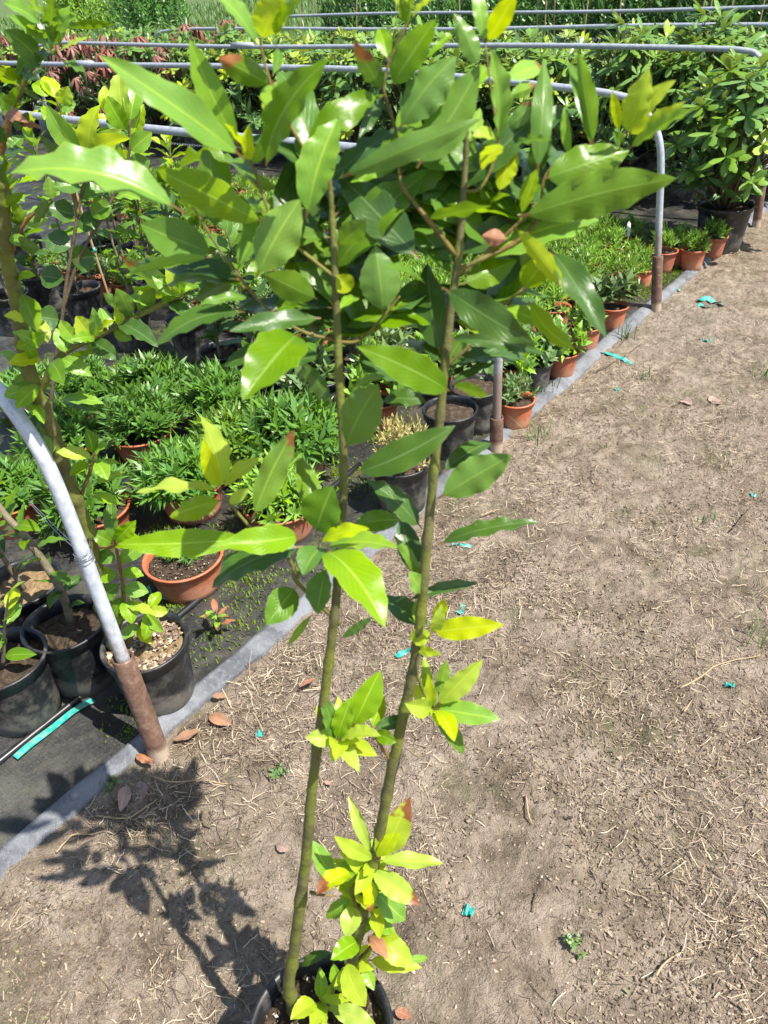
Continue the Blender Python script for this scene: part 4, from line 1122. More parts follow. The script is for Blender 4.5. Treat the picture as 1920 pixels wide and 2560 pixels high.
tag(link('foliage', foliage('foliage', 22, .055, .06, .042, .009, 10, M_BUSH, 131), t1, (.0, .02, .105)), kind='stuff')
BP = [(232, 1268, 'bushy green plant in terracotta, behind the tied laurel stem', 0, 1.0), (352, 1075, 'bushy green plant in the terracotta pot whose whole rim shows at its right', 1, 1.0), (575, 1115, 'bushy bright green plant in terracotta left of the yellow laurel shoot', 3, 1.05),
      (385, 975, 'bushy green plant in terracotta farthest back of the left group', 2, 1.0), (470, 1205, 'bushy green plant hiding its pot behind the bare-soil terracotta bowl', 0, .95), (735, 1115, 'bushy green plant just left of the front laurel stem', 2, 1.05),
      (700, 1255, 'brighter green bush with broad leaves beside the front laurel stem', 3, .95), (205, 985, 'bushy plant in terracotta among the yellow laurel leaves at left', 1, .8), (20, 1240, 'bushy plant in terracotta at the left edge behind the hoop', 2, .8),
      (140, 1120, 'bushy green plant between the hoop and the tied laurel', 1, .95), (560, 1010, 'bushy green plant behind the bright green bush', 0, .9), (75, 1000, 'bushy green plant at the left edge behind the yellow laurel leaves', 0, .9)]
for (x_, y_, lb, vr, sc_) in BP: bushy(x_, y_, lb, vr, sc_)

# ------------------------------------------------------------------ pots along the right of the bed
P_BK2 = pot_me('pot', 0.098, 0.19, M_BLACK, 0.8, 0.007, 44); P_BK3 = pot_me('pot', 0.15, 0.26, M_BLACK, 0.8, 0.009, 44)
P_SM = pot_me('pot', 0.072, 0.122, M_TERRA, 0.76, 0.006, 32); P_SM2 = pot_me('pot', 0.062, 0.105, M_TERRA, 0.78, 0.005, 28)
S_SM = soil_me('soil', 0.064, M_POTSOIL, 0.006, 6, 6)
SMALL = [foliage('foliage', 26, .085, .10, .042, .009, 14, M_BUSH2, 140 + k, upright=.9) for k in range(3)] + [foliage('foliage', 24, .085, .09, .038, .012, 12, M_BUSH3, 145 + k) for k in range(2)] + [foliage('foliage', 20, .075, .12, .055, .0075, 12, M_BUSH2, 150, upright=1.2)]
BROAD = [foliage('foliage', 22, .10, .12, .055, .026, 10, M_BUSH3, 155, upright=.5), foliage('foliage', 24, .095, .13, .05, .022, 10, M_BUSH2, 156, upright=.6)]
DRY = foliage('foliage', 34, .12, .15, .03, .010, 14, M_DRYBUSH, 158, upright=1.0)
def potted(loc, pot, ph, soil_r, fol, label, group=None, sc=1.0, name='potted_plant', fz=None):
    root = tag(empty(name, loc), label, 'potted plant', group)
    link('pot', pot, root, rot=(0, 0, rnd.uniform(0, 6))); link('soil', S_SM, root, (0, 0, ph - .016), sc=(soil_r / .064, soil_r / .064, 1))
    if fol: tag(link('foliage', fol, root, (0, 0, ph - .02), (rnd.uniform(-.08, .08), rnd.uniform(-.08, .08), rnd.uniform(0, 6)), sc), kind='stuff')
    return root
potted(gp(1000, 1150, .19), P_BK2, .19, .088, DRY, 'half-dried yellow plant in a black pot near the fabric edge', sc=1.0)
potted(gp(1190, 962, .19), P_BK2, .19, .088, None, 'black pot of bare soil beside the middle hoop post')
potted(gp(1125, 1020, .19), P_BK2, .19, .088, None, 'black pot of bare soil in front of its twin near the middle post')
potted(gp(1338, 905, .12), pot_me('pot', .072, .125, M_BLACK, .8, .005, 36), .125, .064, BROAD[0], 'broad-leaved grey-green plant in a small black pot at the fabric edge', sc=1.15)
potted(gp(1405, 880, .115), P_SM, .122, .064, BROAD[1], 'terracotta pot half hidden behind the small black pot')
potted(gp(1465, 812, .122), P_SM, .122, .064, BROAD[1], 'terracotta pot at the fabric edge beside the turquoise tape', sc=.8)
potted(gp(1532, 762, .122), P_SM, .122, .064, BROAD[0], 'terracotta pot of upright grey-green leaves left of the right hoop post', sc=1.2)
row = [(1570, 690, 1, 5), (1606, 665, 1, 0), (1660, 628, 0, 5), (1734, 622, 0, 1), (1700, 612, 0, 2), (1786, 592, 0, 0), (1820, 565, 1, 5), (1640, 600, 1, 3), (1590, 640, 1, 1), (1290, 1000, 0, 3)]
RL = ['small terracotta pot with a tiny upright tuft, left of the right hoop post', 'small terracotta pot touching the left side of the right hoop post', 'small terracotta pot directly behind the right hoop post', 'small terracotta pot standing free on the moss right of the hoop post',
      'small terracotta pot right behind the hoop post with upright leaves', 'pale terracotta pot with grassy leaves, second from the right', 'rightmost small terracotta pot, in front of the big black pot', 'small terracotta pot in the second row behind the hoop post', 'small terracotta pot in the second row left of the hoop post', 'terracotta pot wedged behind the middle hoop post']
for (x_, y_, a_, b_), lb in zip(row, RL): potted(gp(x_, y_, .115), P_SM if a_ == 0 else P_SM2, .122 if a_ == 0 else .105, .064 if a_ == 0 else .054, SMALL[b_], lb, sc=.95)
# leafier pots filling the bed around the middle post
MIDP = [(1.95, .30, 0, 'broad-leaved plant in a pot right behind the two bare black pots'), (2.15, .22, 1, 'broad-leaved plant left of the small black edge pot'), (2.02, .52, 1, 'bright broad-leaved plant deep behind the bare black pots'), (2.25, .45, 0, 'grey broad-leaved plant behind the small black edge pot'), (2.42, .33, 1, 'broad-leaved plant behind the edge terracotta pots'), (1.78, .62, 0, 'broad-leaved plant between the half-dried plant and the young laurels'), (1.60, .52, 1, 'bright leafy plant behind the half-dried plant'), (1.85, .85, 1, 'bright leafy plant left of the bare black pots'), (1.45, .75, 0, 'leafy grey plant between the stems of the front laurel'), (2.45, .58, 0, 'grey leafy plant two pots in from the fabric edge')]
MIDXY = []
for (s_, t_, b_, lb) in MIDP:
    p = bed(s_, t_); MIDXY.append(p); potted(p, P_SM, .122, .064, BROAD[b_], lb, 'leafy pots around the middle post', rnd.uniform(1.1, 1.45))
# the dense block of small pots
placed = [(gp(x_, y_, .115)) for (x_, y_, *_r) in row] + [gp(1465, 812, .12), gp(1532, 762, .12), gp(1405, 880, .12), gp(1338, 905, .12), gp(1190, 962, .19), gp(1125, 1020, .19), gp(1000, 1150, .19)]
placed += MIDXY
for (x_, y_, *_r) in YL: placed.append(gp(x_, y_, .2))
cnt = 0; s_ = 2.0; rowi = 0
while s_ < 4.85:
    t_ = 0.34 + (0.0 if s_ > 2.5 else 0.55) + 0.08 * (int(s_ * 6) % 2)
    ti = 0
    while t_ < (3.4 if s_ < 3.0 else 4.6) and cnt < 280:
        p = bed(s_ + rnd.uniform(-.02, .02), t_ + rnd.uniform(-.02, .02))
        if all((p - q_).length > 0.135 for q_ in placed):
            big = rnd.random() < .4; fr = (4.9 - s_) / 2.9
            var = rnd.choice([0, 1, 2, 5, 0, 1]) if s_ > 2.6 else rnd.choice([3, 4, 0, 3])
            fol = SMALL[var] if not (s_ < 2.6 and rnd.random() < .5) else BROAD[rnd.randrange(2)]
            kind_ = 'narrow-leaved' if s_ > 2.6 else 'grey-leaved'
            if t_ > 2.6: gr = 'small pots in the far left rows'
            elif s_ > 2.6: gr = 'small pots in the dense block'
            else: gr = 'small pots behind the middle post'
            lb = f'small {kind_} terracotta pot, {ORD[ti]} from fabric edge, {ORD[rowi]} row beyond middle post'; ti += 1
            potted(p, P_SM if big else P_SM2, .122 if big else .105, .064 if big else .054, fol if rnd.random() > .05 else None, lb, gr, rnd.uniform(.9, 1.15)); cnt += 1
        t_ += .158 if t_ < 2 else .175
    s_ += .158; rowi += 1
for k, (x_, y_) in enumerate([(1418, 583), (1405, 598), (225, 580), (240, 590), (450, 610)]):
    p = atY(x_, y_, ground(x_, y_, .16).y); v, f = lathe([(.001, 0), (.012, .004), (.015, .010), (.006, .014)], 8)
    tag(link('flower', mesh('flower', v, f, [M_PINK]), loc=p), ['upper', 'lower', 'left-hand', 'second left-hand', 'lone'][k] + ' pink blossom above the small pots ' + ('at right' if k < 2 else 'at far left'), 'flower')
# white plant label
v = [(-.012, 0, 0), (.012, 0, 0), (.012, 0, .07), (0, 0, .085), (-.012, 0, .07)]; v = v + [(x, y + .0012, z) for x, y, z in v]
f = [(0, 1, 2, 3, 4), (9, 8, 7, 6, 5)] + [(i, i + 5, (i + 1) % 5 + 5, (i + 1) % 5) for i in range(5)]
tag(link('plant_tag', mesh('plant_tag', v, f, [M_WHITE], False), loc=gp(1570, 600, .12) + Vector((0, 0, .14)), rot=(-.2, .1, .4)), 'white plastic plant tag upright in the dense block of pots', 'tag')

# ------------------------------------------------------------------ rhododendrons
def whorl_me(name, n, ll, lw, matl, seed, droop=0.2):
    g = random.Random(seed); V = [(0, 0, 0)]; F = []; U = [(.5, 0)]
    for k in range(n):
        a = 2 * math.pi * k / n * (1.0 if k < n * .6 else 1.37) + g.uniform(-.3, .3); el = g.uniform(.05, .55) - droop + (.7 if k > n * .65 else 0)
        L_ = ll * g.uniform(.75, 1.15); w_ = lw * g.uniform(.8, 1.2)
        d = Vector((math.cos(a) * math.cos(el), math.sin(a) * math.cos(el), math.sin(el))); s2 = Vector((-math.sin(a), math.cos(a), 0)); nn = d.cross(s2) * -1
        b = len(V)
        for (t, hw) in ((.28, .30), (.55, .5), (.82, .40)):
            c = d * (L_ * t) - nn * 0 - Vector((0, 0, droop * L_ * t * t * .8))
            V += [c + s2 * w_ * hw + nn * w_ * .10, c, c - s2 * w_ * hw + nn * w_ * .10]; U += [(1, t), (.5, t), (0, t)]
        V.append(d * L_ - Vector((0, 0, droop * L_ * .8))); U.append((.5, 1)); T = b + 9
        F += [(0, b + 1, b), (0, b + 2, b + 1)]
        for i in (0, 3): F += [(b + i, b + i + 1, b + i + 4, b + i + 3), (b + i + 1, b + i + 2, b + i + 5, b + i + 4)]
        F += [(b + 6, b + 7, T), (b + 7, b + 8, T)]
    return mesh(name, V, F, [matl], True, U)
WH = [whorl_me('leaf_whorl', 13, .125, .038, M_RHODO, 200 + k) for k in range(4)]
WHY = [whorl_me('leaf_whorl', 11, .10, .036, M_RHODO_Y, 210 + k, .1) for k in range(3)]
WHR = [whorl_me('leaf_whorl', 12, .12, .026, M_RHODO_R, 220 + k, .9) for k in range(3)]
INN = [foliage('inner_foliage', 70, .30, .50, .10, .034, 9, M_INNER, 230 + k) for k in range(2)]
def rhodo(loc, label, group, r=.30, h=.62, nw=26, kinds='g', seed=0, potr=1.0, near=False):
    rr = random.Random(seed); root = tag(empty('rhododendron', loc), label, 'potted plant', group)
    link('pot', P_BK3 if near else P_BK2, root, sc=potr)
    if near: link('soil', S_TER, root, (0, 0, .235 * potr), sc=1.28 * potr)
    ph = (.26 if near else .19) * potr
    V = []; F = []
    for k in range(nw):
        a = k * 2.4; q_ = math.sqrt((k + .5) / nw); x, y = r * q_ * math.cos(a) * rr.uniform(.85, 1.1), r * q_ * math.sin(a) * rr.uniform(.85, 1.1)
        z = ph + h * (.16 + .84 * math.sqrt(max(0, 1 - q_ * q_)) * rr.uniform(.85, 1.12)) * (1 if q_ < .93 else rr.uniform(.4, 1.0))
        kd = rr.choice(kinds); wm = {'g': WH, 'y': WHY, 'r': WHR}[kd]
        tilt = .75 * q_; o = link('leaf_whorl', rr.choice(wm), root, (x, y, z), (0, tilt, a), rr.uniform(.8, 1.25))
        pa = smooth_path([Vector((x * .08, y * .08, ph - .03)), Vector((x * .45, y * .45, ph + (z - ph) * .55)), Vector((x, y, z))], 5)
        v, f = tube(pa, [.008, .007, .006, .005, .004, .003], 5, True); b = len(V); V += v; F += [tuple(i + b for i in q2) for q2 in f]
    tag(link('branches', mesh('branches', V, F, [M_WOOD]), root), kind='stuff')
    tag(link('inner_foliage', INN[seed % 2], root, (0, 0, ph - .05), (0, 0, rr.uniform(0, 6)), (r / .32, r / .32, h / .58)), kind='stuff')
    return root
rhodo(gp(1815, 510, .26), 'rhododendron in the big black pot beside the right edge', None, .40, .66, 52, 'gggy', 301, 1.0, True)
rhodo(bed(5.35, .62), 'rhododendron immediately left of the big black pot', None, .40, .78, 46, 'ggg', 302, 1.0, True)
rhodo(bed(5.75, -.05), 'yellowing rhododendron at the far right edge behind the big black pot', None, .42, .74, 46, 'gyy', 303, 1.0, True)
sd2 = 310
for row_i, s_ in enumerate((5.25, 5.85, 6.5, 7.25)):
    t_ = 1.1 + .25 * (row_i % 2) - (.8 if row_i else 0); ri_ = 0
    while t_ < 9.6:
        kinds = 'ggy' if row_i else 'gggy'
        if row_i >= 1 and 1.0 < t_ < 3.0: kinds = 'gyy'
        if t_ > 5.6 and row_i < 2: kinds = 'gyrg' 
        red = (row_i == 2 and 6.2 < t_ < 7.4) or (row_i == 0 and 6.5 < t_ < 7.9)
        lb = ('rhododendron hung with dead red-brown leaves, ' + f'{ORD[ri_]} from the right in the ' + ('front row' if row_i == 0 else 'third row')) if red else f'green rhododendron in the hedge under the hoops, {ORD[ri_]} from the right in the {["front", "second", "third", "rear"][row_i]} row'
        rhodo(bed(s_ + rnd.uniform(-.08, .08), t_ + rnd.uniform(-.06, .06)), lb, 'dead-leaved rhododendrons' if red else 'rhododendrons of the hedge', rnd.uniform(.36, .42), rnd.uniform(.70, .84) - (.0, .06, .14, .16)[row_i] if not red else .80, (30 if row_i == 0 else 24) if row_i < 3 else 16, 'r' if red else kinds, sd2); sd2 += 1
        t_ += .58 if row_i < 2 else .68; ri_ += 1

# ------------------------------------------------------------------ tall shrubs, canes, bushes and grass at the back
TALL = [foliage('foliage', 130, .55, 1.25, .14, .034, 14, M_FAR, 400 + k, upright=.7) for k in range(3)]
def tall(loc, label, group, k, sc):
    root = tag(empty('tall_shrub', loc), label, 'shrub', group)
    v, f = tube(smooth_path([Vector((0, 0, -.03)), Vector((.03, 0, .4)), Vector((0, .03, .9))], 8), interp([.025, .018, .008], 8), 8); link('stem', mesh('stem', v, f, [M_WOOD]), root)
    tag(link('foliage', TALL[k % 3], root, (0, 0, .08), (0, 0, k * 1.7), sc), kind='stuff')
k = 0
for s_, t0_, t1_, rn_ in ((9.6, -2.2, 7.8, 'nearest'), (10.9, -2.6, 7.2, 'middle'), (12.4, -3, 6.8, 'farthest')):
    t_ = t0_; si_ = 0
    while t_ < t1_:
        tall(bed(s_ + rnd.uniform(-.15, .15), t_), f'tall dark shrub at the back, {ORD[si_]} from the right in the {rn_} row', 'tall shrubs at the back', k, rnd.uniform(.9, 1.15)); k += 1; t_ += .85; si_ += 1
for (x_, lb, mt_) in ((225, 'light green bush standing alone at the upper left', M_BUSH2), (385, 'dark green bush standing alone right of the light green one', M_FAR)):
    root = tag(empty('field_bush', ground(x_, 112)), lb, 'bush'); v, f = tube(smooth_path([Vector((0, 0, -.03)), Vector((.03, 0, .4)), Vector((0, .03, .9))], 8), interp([.04, .03, .01], 8), 8)
    link('stem', mesh('stem', v, f, [M_WOOD]), root); tag(link('foliage', foliage('foliage', 420, .95, 1.5, .13, .045, 12, mt_, int(x_)), root, (0, 0, .0)), kind='stuff')
for i, x_ in enumerate((740, 790, 880, 985, 1160, 1345, 1362, 1390, 1455, 1555, 1740, 1775, 1835, 1895)):
    p = bed(8.75, 0) ; d = ray(x_, 60); 
    # where the sight line's ground heading crosses the cane row
    tt = ((Vector((P0.x, P0.y, 0)) + E1 * 8.85) .dot(E1)) / (d.x * E1.x + d.y * E1.y)
    q_ = Vector((d.x * tt, d.y * tt, 0)); lean_ = rnd.uniform(-.12, .16)
    v, f = tube(smooth_path([Vector((0, 0, -.05)), Vector((lean_ * .5, 0, .9)), Vector((lean_, 0, 1.75))], 6), [.008] * 7, 6)
    tag(link('bamboo_cane', mesh('bamboo_cane', v, f, [M_CANE]), loc=q_), f'thin tan cane before the tall dark shrubs, {ORD[i]} from the left', 'cane', 'canes before the tall shrubs')
def blades(name, pts, hmin, hmax, wd, seed, matl, lean=.5, per=1):
    g = np.random.default_rng(seed); V = []; F = []
    for (x, y, z) in pts:
        for _ in range(per):
            a = g.uniform(0, 6.28); h = g.uniform(hmin, hmax); l = g.uniform(.1, lean) * h; b = len(V); s1 = np.array([-math.sin(a), math.cos(a), 0]) * wd / 2 * g.uniform(.7, 1.3); dd = np.array([math.cos(a), math.sin(a), 0])
            p = np.array([x, y, z]); V += [p - s1, p + s1, p + dd * l * .4 + [0, 0, h * .6] + s1 * .8, p + dd * l * .4 + [0, 0, h * .6] - s1 * .8, p + dd * l + [0, 0, h]]
            F += [(b, b + 1, b + 2), (b, b + 2, b + 3), (b + 3, b + 2, b + 4)]
    return np_mesh(name, np.array(V), np.array(F), [matl])
pts = []
for _ in range(16000):
    y_ = npr.uniform(15, 40); x_ = npr.uniform(-.42, .12) * y_ - 1; pts.append((x_, y_, 0))
tag(link('field_grass', blades('field_grass', pts, .06, .22, .03, 71, M_GRASS, .8)), 'rough grass of the field beyond the hedge', 'grass', kind='stuff')

# ------------------------------------------------------------------ irrigation pipe, tapes, litter
def ribbon(px, wpx_m, z, matl, name, label, cat, group=None, seed=0, thick=.0009):
    rr = random.Random(seed); pts = [ground(x_, y_) for x_, y_ in px]; pa = smooth_path(pts, 14); V = []; F = []
    for i, p in enumerate(pa):
        t = (pa[min(i + 1, 14)] - pa[max(i - 1, 0)]).normalized(); n_ = Vector((-t.y, t.x, 0)); tw = (.06 if seed == 0 else .5) * math.sin(i * .45 + seed * 1.7)
        zz = z + gz(p.x, p.y) * (1 if gz(p.x, p.y) > -.01 else 0) + .003 + .0015 * (1 + math.sin(i * .7 + seed))
        o_ = n_ * wpx_m / 2 * math.cos(tw); e_ = Vector((0, 0, wpx_m / 2 * math.sin(tw))); c = Vector((p.x, p.y, zz + abs(e_.z)))
        V += [c - o_ - e_, c + o_ + e_, c + o_ + e_ + Vector((0, 0, thick)), c - o_ - e_ + Vector((0, 0, thick))]
    for i in range(14):
        a = i * 4; F += [(a + j, a + (j + 1) % 4, a + 4 + (j + 1) % 4, a + 4 + j) for j in range(4)]
    F += [(3, 2, 1, 0), (56, 57, 58, 59)]
    c0 = sum(V, Vector()) / len(V); c0.z = 0
    return tag(link(name, mesh(name, [p - c0 for p in V], F, [matl], False), loc=c0), label, cat, group)
pts = [ground(x_, y_, .014) + Vector((0, 0, .0)) for x_, y_ in ((-60, 1950), (0, 1902), (130, 1798), (268, 1688), (362, 1608), (480, 1512), (600, 1410), (720, 1310), (900, 1160))]
pa = smooth_path(pts, 50); v, f = tube(pa, [.0095] * 51, 12); tag(link('irrigation_pipe', mesh('irrigation_pipe', v, f, [M_PIPE])), 'black irrigation pipe lying along the fabric beside the black pots', 'pipe')
pts = [ground(x_, y_, .014) for x_, y_ in ((300, 1215), (335, 1190), (372, 1172))]
v, f = tube(smooth_path(pts, 10), [.011] * 11, 12); tag(link('irrigation_pipe', mesh('irrigation_pipe', v, f, [M_PIPE])), 'short black pipe end showing between the terracotta pots', 'pipe')
TP = [([(44, 1904), (110, 1850), (180, 1795), (238, 1760)], .021, 'long turquoise tape strip on the black fabric'), ([(372, 1480), (385, 1500), (425, 1505)], .016, 'curled turquoise tape behind the black pot of the tied laurel'),
      ([(1470, 872), (1500, 885), (1545, 900), (1580, 914)], .018, 'turquoise tape strip beside the edge terracotta pot'), ([(1742, 754), (1770, 752), (1808, 768)], .03, 'turquoise tape strip right of the right hoop post'), ([(1742, 764), (1778, 772)], .02, 'shorter turquoise tape piece just below the strip right of the hoop post'), 
      ([(1757, 855), (1776, 857)], .022, 'small turquoise scrap below the strip right of the hoop post'), ([(1534, 976), (1549, 977)], .014, 'tiny turquoise scrap in the middle of the upper path'), ([(990, 1645), (1012, 1632), (1030, 1622)], .016, 'turquoise tape against the right laurel stem'),
      ([(1146, 1545), (1155, 1530), (1158, 1520)], .016, 'turquoise tape behind the upper yellow shoot of the right stem'), ([(1130, 1364), (1178, 1370)], .012, 'dark turquoise tape under the grey-green leaf'), ([(640, 1842), (660, 1836)], .018, 'turquoise scrap between the hoop sleeve and the left laurel stem'),
      ([(1158, 2276), (1184, 2286)], .021, 'turquoise scrap on the bare ground right of the low yellow leaves'), ([(1810, 1718), (1833, 1724)], .014, 'turquoise scrap near the right edge halfway down the path'), ([(1875, 1234), (1890, 1240)], .014, 'turquoise speck at the right edge of the path'), ([(1690, 722), (1700, 730)], .012, 'turquoise speck beside the right hoop post')]
for i, (px_, w_, lb) in enumerate(TP): ribbon(px_, w_, .012 if i < 2 else 0, M_TAPE, 'tape_scrap', lb, 'tape', 'turquoise tape scraps', i)
DL = [(275, 1690, 290, 1592, 'b', 'grey dead leaf standing up beside the rusty sleeve'), (285, 1690, 225, 1650, 'b', 'dead leaf lying left of the upright grey leaf'), (290, 1692, 350, 1660, 'b', 'curled dead leaf touching the rusty sleeve'), (430, 1852, 500, 1825, 'b', 'curled orange-brown dead leaf right of the sleeve foot'),
      (520, 1790, 580, 1812, 'b', 'broad red-brown dead leaf right of the hoop'), (530, 1738, 566, 1742, 'b', 'small pale dead leaf near the fabric edge'), (340, 1885, 380, 1912, 'b', 'pale dead leaf at the foot of the sleeve'), (440, 1500, 548, 1450, 'b', 'long tan dead leaf beside the terracotta bowl'),
      (745, 1720, 790, 1695, 'b', 'dead leaf left of the front laurel stem'), (690, 2110, 722, 2125, 'g', 'grey dead leaf left of the front laurel stem near the bottom'), (985, 2525, 1030, 2545, 'b', 'dark red dead leaf right of the front pot'), (1700, 1000, 1730, 1012, 'g', 'dry curled leaf on the path near the tape scrap'),
      (320, 1960, 300, 2030, 'g', 'grey-mauve dead leaf in the shade below the sleeve'), (345, 1950, 350, 2010, 'g', 'second grey-mauve dead leaf in the shade below the sleeve'), (810, 1950, 830, 1962, 'g', 'small grey leaf beside the front laurel stem'), (1780, 985, 1800, 1010, 'g', 'pale dry leaf on the right of the path')]
dr = random.Random(33)
for (x0, y0, x1, y1, c_, lb) in DL:
    B = ground(x0, y0, .012); T = ground(x1, y1, .018)
    if 'standing' in lb: B = ground(275, 1690, .012); T = at(288, 1590, (B - CAM).dot(FW) - .02)
    root = empty('dead_leaf', (B.x, B.y, 0)); bpy.data.objects.remove(root)
    L_ = (T - B).length
    ob = put_leaf(type('o', (), {'location': (0, 0, 0)})() if False else laurel, B, T, L_ * dr.uniform(.38, .6), M_DEAD if c_ == 'b' else M_DEADG, 'u', dr.uniform(-.5, .5), dr, up=Vector((0, 0, 1)) if 'standing' not in lb else -FW, dense=True, bend=dr.uniform(-.9, .9), name='dead_leaf')
    ob.parent = None; ob.location = B; tag(ob, lb, 'dead leaf', 'fallen dead leaves')

# straw, twigs and clods of the path: nobody could count them
def on_path(n, seed, power=1.0):
    """points on the bare soil, patchy, thinning out with distance along the path"""
    g = np.random.default_rng(seed); out = np.zeros((0, 2))
    while len(out) < n:
        m_ = n * 4; x = g.uniform(-1.2, 3.4, m_); y = g.uniform(.45, 6.0, m_)
        t_ = (x - P0.x) * E2.x + (y - P0.y) * E2.y
        dens = vn(x * 4.5, y * 4.5, 55 + seed) + .4 * vn(x * 14, y * 14, 56)
        ok = (t_ < .005) & (dens > g.uniform(-.28, .22, m_)) & (g.uniform(0, 1, m_) < 1.0 / (1 + .22 * (y - .45) ** 2)) & (x < .9 * y + .6)
        out = np.concatenate([out, np.stack([x[ok], y[ok]], -1)])
    return out[:n], g
def straw(n, seed, l0, l1, w0, w1, name, power=1.0, pts=None, lift=.006, tilt=.12):
    if pts is None: P_, g = on_path(n, seed, power=power)
    else: P_ = pts; g = np.random.default_rng(seed); n = len(P_)
    a = g.uniform(0, 2 * np.pi, n); L_ = g.uniform(0, 1, n) ** 2 * (l1 - l0) + l0; wd = g.uniform(w0, w1, n); cur = g.normal(0, .16, n) + (g.uniform(0, 1, n) < .12) * g.normal(0, .5, n); ti = g.normal(0, tilt, n)
    V = np.zeros((n, 10, 3)); d = np.stack([np.cos(a), np.sin(a)], -1)
    for k in range(5):
        u = k / 4 - .5; an = a + cur * u * 2; c = np.stack([np.cos(an), np.sin(an)], -1)
        ctr = P_ + d * (L_ * u)[:, None] + np.stack([-d[:, 1], d[:, 0]], -1) * (cur * L_ * (u * u - .08))[:, None]
        nrm = np.stack([-c[:, 1], c[:, 0]], -1); z = ground_height(ctr[:, 0], ctr[:, 1]) + lift * g.uniform(.3, 1, n) + np.maximum(0, ti * u * L_ + np.abs(ti) * L_ * .3)
        z = np.maximum(z, .0005)
        for j, sg in enumerate((-1, 1)):
            V[:, k * 2 + j, :2] = ctr + nrm * (wd / 2 * sg)[:, None]; V[:, k * 2 + j, 2] = z + (0 if j else .0006)
    b = (np.arange(n) * 10)[:, None]; Q = np.concatenate([np.stack([b[:, 0] + k * 2, b[:, 0] + k * 2 + 1, b[:, 0] + k * 2 + 3, b[:, 0] + k * 2 + 2], -1) for k in range(4)])
    return np_mesh(name, V.reshape(-1, 3), Q, [M_FRAG if name == 'leaf_fragments' else M_STRAW], False)
tag(link('straw_litter', straw(34000, 81, .004, .042, .0006, .0017, 'straw_litter', 1.4)), 'dry straw and stalk bits littering the bare path', 'litter', kind='stuff')
g = np.random.default_rng(5); cl = []
for (x_, y_, n_, r_) in ((720, 1640, 420, .16), (640, 1760, 500, .14), (560, 1900, 420, .12), (1690, 640, 500, .22), (1300, 1160, 320, .16), (1700, 2150, 350, .14), (1860, 2350, 400, .16), (1180, 1500, 350, .14), (1000, 1560, 300, .10), (1830, 1500, 350, .16), (450, 2060, 350, .12), (1560, 930, 250, .14), (300, 2080, 250, .1), (1800, 620, 400, .2), (1250, 1420, 200, .12), (1350, 1320, 260, .16)):
    c = ground(x_, y_); cl += [(c.x + g.normal(0, r_ * .6), c.y + g.normal(0, r_ * .6)) for _ in range(n_)]
cl = np.array([p for p in cl if (p[0] - P0.x) * E2.x + (p[1] - P0.y) * E2.y < .02])
tag(link('dry_weeds', straw(0, 82, .01, .06, .0008, .0019, 'dry_weeds', pts=cl[::2], lift=.012, tilt=.3)), 'tangled brown remains of dead weeds on the path', 'dry weeds', kind='stuff')
def clods(n, seed, s0, s1, name):
    P_, g = on_path(n, seed, power=1.5); base = np.array([(1, 0, 0), (.3, .95, .1), (-.8, .6, 0), (-.8, -.6, .1), (.3, -.95, 0), (.5, .3, .75), (-.4, .5, .8), (-.2, -.6, .7), (0, 0, -.6)])
    tri = np.array([(0, 1, 5), (1, 6, 5), (1, 2, 6), (2, 7, 6), (2, 3, 7), (3, 4, 7), (4, 5, 7), (4, 0, 5), (5, 6, 7), (1, 0, 8), (2, 1, 8), (3, 2, 8), (4, 3, 8), (0, 4, 8)])
    n = len(P_); sz = g.uniform(0, 1, n) ** 6 * (s1 - s0) + s0 + g.uniform(0, .0012, n); a = g.uniform(0, 6.28, n); V = base[None] * sz[:, None, None] * g.uniform(.2, 1.8, (n, 9, 3)) * np.stack([g.uniform(.7, 1.4, n), np.ones(n), g.uniform(.25, .6, n)], -1)[:, None]
    X = V[..., 0] * np.cos(a)[:, None] - V[..., 1] * np.sin(a)[:, None]; Y = V[..., 0] * np.sin(a)[:, None] + V[..., 1] * np.cos(a)[:, None]
    V = np.stack([X + P_[:, :1], Y + P_[:, 1:], V[..., 2] + ground_height(P_[:, 0], P_[:, 1])[:, None] + sz[:, None] * .15], -1)
    return np_mesh(name, V.reshape(-1, 3), (tri[None] + (np.arange(n) * 9)[:, None, None]).reshape(-1, 3), [M_CLOD], False)
tag(link('leaf_fragments', straw(26000, 83, .003, .013, .0014, .0046, 'leaf_fragments', lift=.004, tilt=.2)), 'crumbled dry leaf bits strewn over the path', 'litter', kind='stuff')
tag(link('soil_crumbs', clods(16000, 91, .0008, .0050, 'soil_crumbs')), 'loose soil crumbs and small stones on the path', 'soil crumbs', kind='stuff')
TW = [([(1490, 930), (1560, 890), (1605, 858)], 'grey twig at the path edge'), ([(1200, 1290), (1225, 1280), (1248, 1274)], 'short pale twig lying in the upper path'), ([(1830, 1325), (1850, 1300), (1875, 1270)], 'grey stick near the right edge'), ([(1700, 1720), (1740, 1700), (1800, 1660), (1900, 1640)], 'long thin stalk on the right of the path'), ([(140, 2130), (180, 2090), (235, 2085)], 'pale twig in the shade at the lower left'), ([(240, 2040), (320, 2045), (390, 2000)], 'curved stalk in the shade below the sleeve'), ([(505, 2030), (510, 2060), (530, 2070)], 'hooked twig on the ground left of the front stems'),
      ([(380, 1940), (430, 1955), (500, 1950), (570, 1960)], 'brown stalk lying below the sleeve foot'), ([(1710, 1780), (1730, 1750)], 'pale splinter of wood right of centre'), ([(1315, 1990), (1322, 2040), (1332, 2060)], 'dark twig standing out right of the low leaves'), ([(1330, 2280), (1335, 2250), (1345, 2230)], 'short brown twig lower right'), ([(1640, 2440), (1660, 2410), (1700, 2380)], 'bent pale twig near the bottom right')]
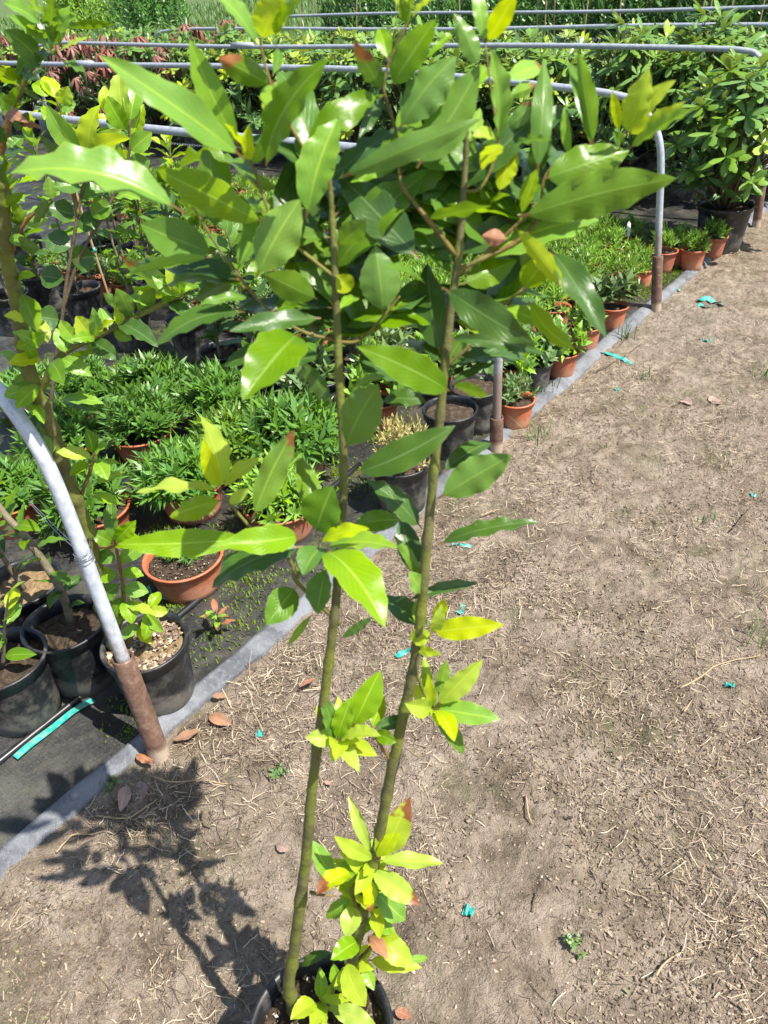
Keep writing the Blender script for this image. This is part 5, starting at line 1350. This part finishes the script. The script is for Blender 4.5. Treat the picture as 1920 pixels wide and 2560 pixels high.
for i, (px_, lb) in enumerate(TW):
    pts = [ground(*p_, .012) for p_ in px_]; c0 = pts[0].copy(); pa = smooth_path([p_ - c0 for p_ in pts], 12); rr = random.Random(i); v, f = tube([p_ + Vector((0, 0, rr.uniform(-.002, .003))) for p_ in pa], interp([.0026, .0022, .0012], 12), 6, True, .2, i)
    tag(link('twig', mesh('twig', v, f, [M_CANE if 'pale' in lb or i % 2 else M_WOOD]), loc=c0), lb, 'twig', 'twigs on the path')
# grass tufts and small weeds
GT = [(1370, 980, .10, 26, 'grass tuft at the fabric edge below the small black pot'), (1340, 1100, .12, 18, 'long grass blades leaning over the folded fabric edge'), (1560, 850, .11, 24, 'grass tuft beside the edge terracotta pots'), (1625, 950, .09, 8, 'single green grass shoot on the path'), (1770, 625, .10, 40, 'grass clump at the foot of the right pots'), (1830, 600, .10, 40, 'grass clump right of the last small pots'), (1905, 945, .06, 14, 'small grass tuft at the right edge'), (1905, 1620, .12, 10, 'grass shoots at the right edge halfway down'), (960, 1250, .07, 30, 'grass by the black pot behind the right laurel stem'), (1500, 1120, .04, 10, 'tiny grass tuft in the middle of the path'), (1760, 1310, .04, 12, 'tiny weed tuft right of the path centre')]
for i, (x_, y_, h_, n_, lb) in enumerate(GT):
    c = ground(x_, y_); g = np.random.default_rng(600 + i); me = blades('grass_tuft', [(g.normal(0, .022), g.normal(0, .022), 0) for _ in range(n_)], h_ * .5, h_ * 1.2, .004, 700 + i, M_GRASS, 1.1)
    tag(link('grass_tuft', me, loc=(c.x, c.y, -.004)), lb, 'grass', 'grass tufts')
mp = []
for (s0, s1, t0, t1, n_) in ((3.3, 4.5, .10, .30, 7000), (.3, 1.7, .25, 2.0, 14000), (.35, 1.5, .12, .5, 2600), (-.5, .3, .12, .5, 300), (1.6, 3.0, .10, .32, 1200)):
    k = 0
    while k < n_:
        cs, ct = npr.uniform(s0, s1), npr.uniform(t0, t1); rr_ = npr.uniform(.02, .07)
        for _ in range(120):
            p = bed(cs + npr.normal(0, rr_), ct + npr.normal(0, rr_ * .6)); mp.append((p.x, p.y, .006)); k += 1
tag(link('moss', blades('moss', mp, .004, .014, .0045, 72, M_MOSS, .9)), 'bright green moss growing on the fabric between pots', 'moss', kind='stuff')
SW = [(555, 1590, 'reddish seedling growing at the fabric edge beside the laurel pot'), ]
for (x_, y_, lb) in SW:
    c = ground(x_, y_); root = tag(empty('seedling', (c.x, c.y, 0)), lb, 'seedling')
    v, f = tube(smooth_path([Vector((0, 0, -.01)), Vector((.004, 0, .05)), Vector((0, .004, .10))], 8), [.002] * 9, 6); link('stem', mesh('stem', v, f, [M_TWIG]), root)
    for k in range(8):
        a = k * 2.4; p = Vector((c.x, c.y, .04 + .008 * k)); d = Vector((math.cos(a), math.sin(a), .35)) * .05
        put_leaf(root, p, p + d, .018, LM['b'] if k % 3 == 0 else LM['lt'], 'u', 0, dr, up=Vector((0, 0, 1)), dense=False)
# small flat rosette weeds on the soil
g = np.random.default_rng(44)
for i, (x_, y_, lb) in enumerate([(690, 1940, 'pale green rosette weed left of the front stems'), (1430, 2370, 'pale green rosette weed near the bottom right'), (270, 1965, 'little green rosette in the shade by the fabric')]):
    c = ground(x_, y_); fo = foliage('rosette_weed', 10, .028, .012, .014, .009, 5, M_BUSH3, 800 + i, upright=.2)
    tag(link('rosette_weed', fo, loc=(c.x, c.y, .002)), lb, 'weed', 'rosette weeds')
